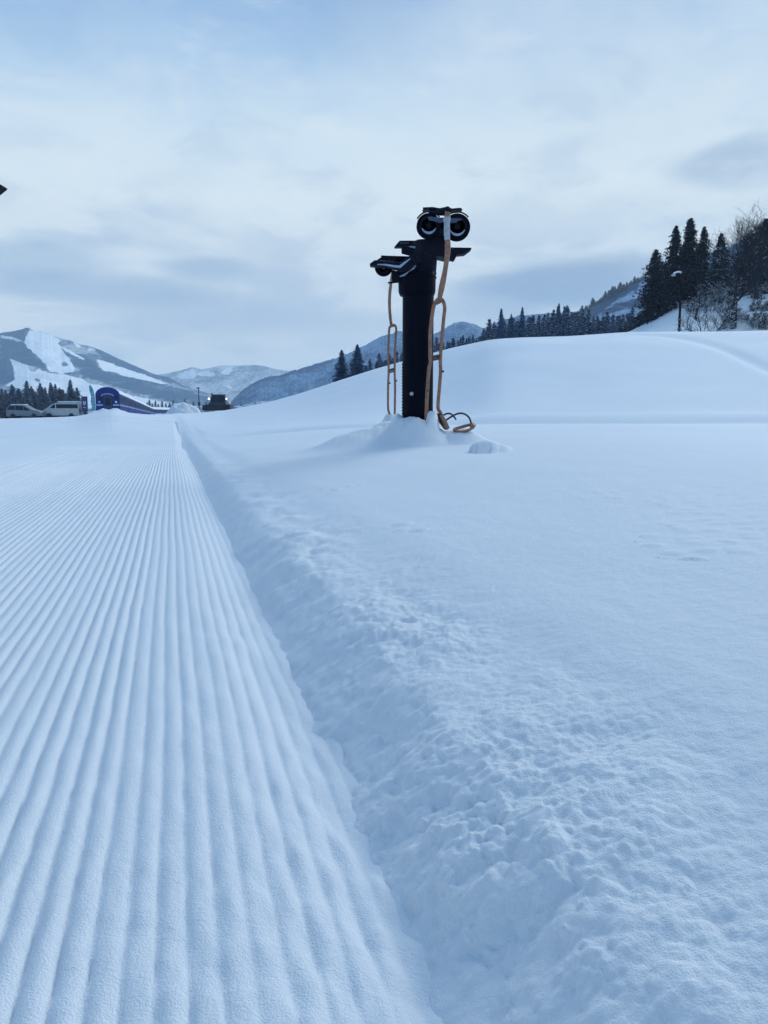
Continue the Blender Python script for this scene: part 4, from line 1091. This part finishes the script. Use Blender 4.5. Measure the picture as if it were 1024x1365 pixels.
def where(px, cuts):
    for lim, txt in cuts:
        if px < lim: return txt
    return cuts[-1][1]
W2 = [(662, "snow-dusted conifer of the wood, left of its two tall spires"), (705, "snow-dusted conifer of the wood, packed around its two tall spires"), (735, "snow-dusted conifer of the wood, between the two spires and its highest trees"), (772, "snow-dusted conifer of the wood, around its highest trees in the middle"), (815, "snow-dusted conifer of the wood, below the foot of the hillside ridge"), (2000, "snow-dusted conifer of the wood, last stretch before the black cedars")]
W4 = [(14, "snow-dusted conifer of the left row, at the photo's left edge"), (60, "snow-dusted conifer of the left row, behind the silver minivan"), (90, "snow-dusted conifer of the left row, behind the white van"), (2000, "snow-dusted conifer of the left row, at its right end by the notice board")]
W1 = [(515, "small snow-dusted conifer left of the tower, behind the left lift chair"), (570, "small snow-dusted conifer mostly hidden behind the dark tower column"), (605, "small snow-dusted conifer seen through and beside the right lift chair"), (2000, "small snow-dusted conifer right of the chairs, where the tree line begins")]
W6 = [(925, "snow-laden bare shrub between the light pole and the forked shrub"), (960, "snow-laden bare shrub behind the lone forked shrub"), (992, "snow-laden bare shrub just left of the large bare tree's trunk"), (2000, "snow-laden bare shrub right of the large bare tree's trunk")]
# two conifers by the left foot of the hill, left of the tower
plant('spruce', 455.5, 465.5, 92, 22, "dark conifer standing alone at the far left of the hill crest, left of the tower", None, base_py=510, sink=.3)
plant('spruce', 476.5, 458.5, 90, 27, "taller dark conifer just right of the lone left one on the hill crest", None, base_py=505, sink=.3)
# smaller conifers behind the tower
G1 = "conifers behind the tower"
for px, py, w in [(494,479,11),(505,471,13),(512,480,10),(519,470,12),(528,466,13),(536,468,12),(545,463,13),(556,462,12),(566,464,12),(575,459,12),(582,449,12),(590,452,12),(597,455,12),(604,448,13),(611,452,11),(618,446,13),(624,449,12),(631,444,12),(638,447,12),(645,441,13),(651,436,13)]:
    plant('firn', px + rnd.uniform(-1, 1), py + rnd.uniform(-1.5, 1.5), 118 + rnd.uniform(-12, 12), w * 1.25, where(px, W1), G1, sink=1.0)
for px in range(488, 660, 7):
    cr = np.interp(px, [488, 560, 650], [498, 478, 459])
    plant('firn', px + rnd.uniform(-2, 2), cr - rnd.uniform(9, 15) * (1.0 if px < 530 else 1.25), 105 + rnd.uniform(-8, 8), 13, where(px, W1), G1, sink=1.0)
# the wood behind the hill crest, tower to cedars
G2 = "snow-dusted wood beyond the hill crest"
L2 = "snow-dusted conifer in the dense wood right of the tower, beyond the hill crest"
plant('spruce', 668.5, 410, 88, 25, "tall dark conifer standing out of the wood, first of two spires right of the tower", None, sink=.6)
plant('spruce', 696.5, 408.5, 90, 24, "tall dark conifer standing out of the wood, second of two spires right of the tower", None, sink=.6)
plant('spruce', 682, 417, 96, 19, "dark conifer standing between the two tall spires of the wood", None, sink=.6)
plant('spruce', 745.5, 403, 112, 22, "broad tall conifer rising highest in the middle of the dense wood", None, sink=.6)
plant('firn', 756, 405.5, 116, 16, "slim conifer spire just right of the highest one in the middle of the wood", None, sink=.6)
top2 = [(640,436),(655,428),(670,425),(690,424),(710,420),(717,418),(730,417),(745,409),(757,410),(768,411),(781,412),(795,417),(810,418),(825,416),(840,412),(858,416),(872,420)]
tx = [p[0] for p in top2]; ty = [p[1] for p in top2]
for row, (Yr, dt, stp) in enumerate([(142, -1, 6.6), (130, 5, 6.8), (114, 11, 6.8), (98, 18, 7.0)]):
    px = 646 + row * 2.3
    while px < 876:
        py = np.interp(px, tx, ty) + dt + rnd.uniform(-4, 5.5)
        cr = np.interp(px, [640, 700, 760, 830, 876], [460, 455.5, 453.5, 449, 425])
        if py < cr - 6:
            plant('fir' if rnd.random() < .5 else 'firn', px + rnd.uniform(-1.5, 1.5), py, Yr + rnd.uniform(-6, 6), rnd.uniform(16, 26), where(px, W2), G2, sink=1.0)
        px += stp
# ridge trees on the hillside behind
G3 = "trees along the hillside ridge"
sx4 = [p[0] for p in sil4]; sy4 = [p[1] for p in sil4]
for k_, px in enumerate(np.arange(774, 862, 3.1)):
    cr = np.interp(px, sx4, sy4); h = rnd.choice([4, 5, 6, 8, 10])
    if abs(px - 789) < 2: h = 12
    if 808 < px < 838: h += 3
    plant('firn', px + rnd.uniform(-1, 1), cr - h, 517, max(4.2, h * .55), ORD[k_] + " tiny tree up from the lower left end of the snowy hillside ridge", G3, base_py=cr + 3)
# left row behind the cars
G4 = "conifers behind the parked cars"
L4 = "snow-dusted conifer in the dense row behind the parked van and minivan"
top4 = [(-8,513),(3,516),(9,519),(17,511),(26,517),(35,507),(43,513),(50,520),(55,511),(61,516),(68,508),(74,511),(80,515),(86,519),(93,506),(98,516),(103,517),(107,530)]
for row, (Yr, dt) in enumerate([(185, 0), (168, 4), (150, 12)]):
    for i, (px, py) in enumerate(top4):
        if row and i % 1: continue
        w = 14 + rnd.uniform(-2, 3)
        x_ = px + row * 2.0 - 1.5 + rnd.uniform(-1, 1)
        if x_ > 104 and row < 2: x_ -= 4
        if row == 0 and i == 14:
            plant('firn', 93.5, 505.5, Yr, 14, "slim pointed conifer, tallest near the right end of the row behind the van", None, base_z=-.3); continue
        if row == 0 and i == 5:
            plant('firn', 35, 507, Yr, 15, "pointed conifer rising above the row directly behind the silver minivan", None, base_z=-.3); continue
        plant('fir' if i % 2 else 'firn', x_, py + dt + rnd.uniform(-1, 2), Yr + rnd.uniform(-5, 5), w * (1.1 if row else 1), where(x_, W4), G4, base_z=-.3)
# small far trees behind the train's tail
G5 = "small trees beyond the train"
for k_, (px, py) in enumerate([(184,541),(188,538),(192,540),(196,536),(199,532),(203,537),(207,533),(211,538),(216,534),(221,537),(226,536),(231,533),(236,536),(241,535),(246,531),(252,537),(258,535),(275,535),(283,537),(307,539),(316,540),(322,537)]):
    plant('firn', px, py, 400 + rnd.uniform(-20, 20), 6.5, ORD[k_] + " small distant conifer from the left beyond the train's far end", G5, base_z=-1.0)

# cedars on the right
cedars = [
    (875, 331, 82, 30, "dark cedar at the left end of the right-hand clump, lower than its neighbours"),
    (901.5, 299.5, 86, 27, "slender dark cedar directly above the thin light pole"),
    (921, 289.5, 84, 33, "tallest dark cedar of the right-hand clump"),
    (939.5, 300.5, 87, 22, "narrow dark cedar just right of the tallest one"),
    (962, 310, 89, 28, "dark cedar partly behind the bare branches, right of the narrow one"),
    (888, 350, 92, 26, "low dark cedar in the gap between the leftmost cedar and the slender one"),
    (1022, 290, 84, 46, "broad dark evergreen at the right edge of the photo"),
    (985, 335, 96, 34, "dark cedar behind the trunk of the big bare tree"),
    (1004, 312, 98, 34, "dark cedar behind, between the big bare tree and the right edge"),
]
for i, (px, py, Y, w, lb) in enumerate(cedars):
    plant('cedar', px, py, Y, w, lb, "cedars on the right", "cedar", sink=.8, var=i % 3)

# bare trees
def bare_mesh(name, seed, H, r0, spread, levels=5, snow=.0, first=.25, nmain=9, low=False, upright=.5, dens=1.0):
    r = random.Random(seed); V = []; MI = []
    def seg(p, q, ra, rb, mi=0):
        t = (q - p).normalized(); a = t.orthogonal().normalized(); b = t.cross(a)
        ra = max(ra, .010); rb = max(rb, .008); n = 3 if ra < .03 else 5
        P0 = [p + (a * math.cos(2*math.pi*k/n) + b * math.sin(2*math.pi*k/n)) * ra for k in range(n)]
        P1 = [q + (a * math.cos(2*math.pi*k/n) + b * math.sin(2*math.pi*k/n)) * rb for k in range(n)]
        for k in range(n):
            V.append([P0[k], P0[(k+1) % n], P1[(k+1) % n], P1[k]]); MI.append(mi)
        if snow and ra < .09 and abs(t.z) < .75 and r.random() < snow:
            w = max(ra * 1.3, .018); s_ = Vector((t.y, -t.x, 0)).normalized() * w; u_ = Vector((0, 0, ra + w * .8))
            V.append([p + s_, q + s_ * .7, q + u_, p + u_]); MI.append(1); V.append([p - s_, p + u_, q + u_, q - s_ * .7]); MI.append(1)
    def grow(p, d, ln, ra, lv):
        ns = 3 if lv < 3 else 2
        for i in range(ns):
            d = (d + Vector((r.uniform(-1, 1), r.uniform(-1, 1), r.uniform(-.5, 1))) * .17 + Vector((0, 0, .05 * upright))).normalized()
            q = p + d * ln / ns; rb = ra * (.82 if i < ns - 1 else .7)
            seg(p, q, ra, rb)
            if lv < levels:
                for _ in range(2 if r.random() < .75 * dens else 1):
                    ax = Vector((r.uniform(-1, 1), r.uniform(-1, 1), r.uniform(-1, 1))).normalized()
                    dd = (d + ax * .85 + Vector((0, 0, .28 * upright))).normalized()
                    grow(q, dd, ln * r.uniform(.5, .72), rb * .6, lv + 1)
            p = q; ra = rb
    if low:
        for k in range(nmain):
            q = r.uniform(0, 6.28); d = Vector((math.cos(q) * spread, math.sin(q) * spread, 1)).normalized()
            grow(Vector((math.cos(q) * .08, math.sin(q) * .08, -.2)), d, H * r.uniform(.4, .62), r0, 1)
    else:
        p = Vector((0, 0, -.6)); d = Vector((.04, 0, 1)); n = 12; ra = r0
        for i in range(n):
            q = p + d.normalized() * (H * .88 / n); rb = ra * (.93 if i < n * first else .82)
            seg(p, q, ra, rb)
            if i >= n * first:
                for k in range(max(1, round(nmain / n * 1.7))):
                    az = r.uniform(0, 6.28); out = spread * (1.1 - .5 * i / n)
                    dd = Vector((math.cos(az) * out, math.sin(az) * out, .75 + .5 * i / n)).normalized()
                    grow(q, dd, H * .34 * (1.15 - .6 * i / n) * r.uniform(.7, 1.1), rb * .5, 2)
            d = d + Vector((r.uniform(-.09, .09), r.uniform(-.09, .09), 0)); p = q; ra = rb
    VV_ = np.array([[tuple(v) for v in q] for q in V]); VV_ *= np.array([1, 1, H / max(VV_[..., 2].max(), .01)])
    return quads_mesh(name, VV_, np.array(MI), [M_twig, M_snowfar])

def bare_tree(px, py_top, Y, seed, label, spread=.9, snow=.15, w=None, nmain=9, r0=.17, levels=5, first=.25, base_py=None, group=None):
    p = at(px, py_top, Y); bz = gz(p.x, Y) if base_py is None else at(px, base_py, Y).z
    H = p.z - bz
    K = empty("bare_tree", (p.x, Y, bz), 0, label, "bare tree", group)
    me = bare_mesh("branches", seed, H, r0 * .9, spread, levels, snow, first, nmain)
    o = bpy.data.objects.new("branches", me); C.objects.link(o); adopt(o, K)
    m = MB(); m.tube([(0, 0, -.8), (0, 0, .1), (.02, 0, H * first * .6), (.04, 0, H * first + .2)], [r0 * 1.5, r0 * 1.25, r0 * 1.05, r0 * .93], 12)
    m.build("trunk", M_bark, K, True)
    return K
bare_tree(987, 266, 68, 3, "large bare tree with a thick trunk standing on the snowy slope at the right", .85, .03, nmain=19, r0=.21, levels=5, first=.22)
bare_tree(1014, 288, 78, 8, "bare tree with a leaning trunk at the right edge, right of the large bare one", .8, .05, nmain=16, r0=.16, levels=5)
bare_tree(966, 300, 82, 15, "thin bare tree between the cedars and the large bare tree", .75, .12, nmain=12, r0=.12, levels=5)
bare_tree(1040, 300, 76, 21, "bare tree cut by the right edge of the photo", .8, .05, nmain=16, r0=.15, levels=5)
bare_tree(930, 378, 72, 33, "low bare tree under the tallest cedar", .9, .35, nmain=10, r0=.09, levels=4)

def bush(px, py_top, Y, w, seed, label, snow=.35, nm=7, cat="bare shrub", group=None, lv=4, r0=.03):
    p = at(px, py_top, Y); bz = gz(p.x, Y); H = max(p.z - bz, .4)
    me = bare_mesh("bare_shrub", seed, H, r0, w, lv, snow, nmain=nm, low=True, upright=.4)
    o = bpy.data.objects.new("bare_shrub", me); C.objects.link(o); o.location = (p.x, Y, bz)
    return tag(o, label, cat, group)
bush(944, 385, 57.5, .75, 5, "bare forked shrub standing alone at the snow crest right of the light pole", .25, 5, r0=.045, lv=4)
G6 = "snow-laden thicket below the cedars"
L6 = "snow-laden bare shrub in the thicket on the slope below the trees at the right"
for i, (px, py, Y) in enumerate([(925,396,76),(935,392,77),(948,394,75),(958,388,78),(968,398,74),(976,392,77),(1010,396,76),(1000,394,79),(1008,402,74),(1016,392,78),(1024,398,75),(1032,392,77),(1003,400,80),(1022,404,73),(1012,388,80),(998,406,82),(1038,400,74),(1002,412,70),(1010,415,67),(1018,411,69),(1026,414,66),(1034,411,70),(976,412,70),(964,414,68),(1006,406,73),(1016,407,73),(1030,405,73),(984,408,74),(952,372,80),(970,366,82),(1002,368,82),(1020,366,82),(912,398,80),(900,398,84),(890,405,84),(940,368,84),(985,362,86),(928,376,88),(1012,352,90),(960,352,92),(1030,350,90)]):
    bush(px, py, Y, .95, 60 + i, where(px, W6), .55, 6, group=G6, lv=4, r0=.035)
# dark twigs poking through the snow of the slope
G7 = "twigs poking through the slope"
for i, (px, Y) in enumerate(sorted([(968,58),(976,59),(985,57.5),(992,60),(1003,58),(1012,59.5),(1018,57),(1022,61),(998,62),(980,63),(1010,63),(970,62),(926,63),(1006,56.8)])):
    x = (px - 512) / FPX * Y; z = gz(x, Y)
    me = bare_mesh("twig_tuft", 300 + i, .55, .014, 1.6, 2, .3, nmain=11, low=True, upright=.2)
    o = bpy.data.objects.new("twig_tuft", me); C.objects.link(o); o.location = (x, Y, z)
    tag(o, ORD[i] + " tuft of dark twigs from the left, poking through the right slope", "twigs", G7)

# crust and clods of dirty snow right of the groomer
M_clod = frosted("dirty_snow", (.16, .20, .28), .8, .3, .8, .9, scale=6.)
for i, (px, py) in enumerate(sorted([(326,547),(331,545.4),(338,543),(346,541.6),(352,540.4),(358,539),(364,537.6),(371,536),(376,534.6),(319,549),(334,548.5)])):
    Y = 92 if px > 340 else 98
    c = at(px, py, Y); z = gz(c.x, Y); m = MB(); r = random.Random(i)
    w = r.uniform(.25, .7); 
    m.lathe((0, 0, 0), (0, 0, 1), [(w, -.2), (w * 1.05, 0), (w * .8, .12), (w * .4, .2), (0, .22)], 9)
    m.v = [(x * 1.2 + r.uniform(-.08, .08), y * .7 + r.uniform(-.08, .08), zz + r.uniform(-.04, .06)) for x, y, zz in m.v]
    o = m.build("snow_clod", M_clod, None, True, None); o.location = (c.x, Y, z)
    tag(o, ORD[i] + " greyish snow clod from the left on the slope right of the groomer", "snow clod", "snow clods right of the groomer")

# summit station on the left mountain
p = at(36, 440.5, 1500)
K = empty("summit_station", p, 0, "tiny lift station on the left mountain's top", "lift station")
m = MB(); m.box((0, 0, 1.5), (8, 5, 5), bev=.25); m.build("hall", M_tyre, K)
m = MB(); m.box((1, 0, 4.7), (9.5, 6.5, 1), bev=.2); m.build("roof", M_snowfar, K)

# a second tower, of which only the tips of the pulley arms reach into view at the left edge
t2 = copy_tree(tower)
tip = at(5, 250, 9.6)
ref = at(626, 333, 11.0) - Vector(tower.location)
t2.location = (tip.x - ref.x, 9.6, tip.z - ref.z)
tag(t2, "dark ski lift pulley arm tips just showing at the left edge, against the sky", "ski lift tower", "ski lift towers")
p0 = t2.location.copy()

# ---------------------------------------------------------------- haze
def haze_box():
    m = bpy.data.materials.new("haze"); m.use_nodes = True; t = m.node_tree
    for n in list(t.nodes): t.nodes.remove(n)
    out = t.nodes.new('ShaderNodeOutputMaterial'); v = t.nodes.new('ShaderNodeVolumePrincipled')
    v.inputs['Color'].default_value = (.69, .86, 1.0, 1); v.inputs['Density'].default_value = 0.00027; v.inputs['Anisotropy'].default_value = .2
    t.links.new(v.outputs[0], out.inputs['Volume'])
    b = MB(); b.box((0, 1100, 146), (9000, 9400, 304)); o = b.build("haze", m)
    o['kind'] = 'stuff'; return o
haze_box()
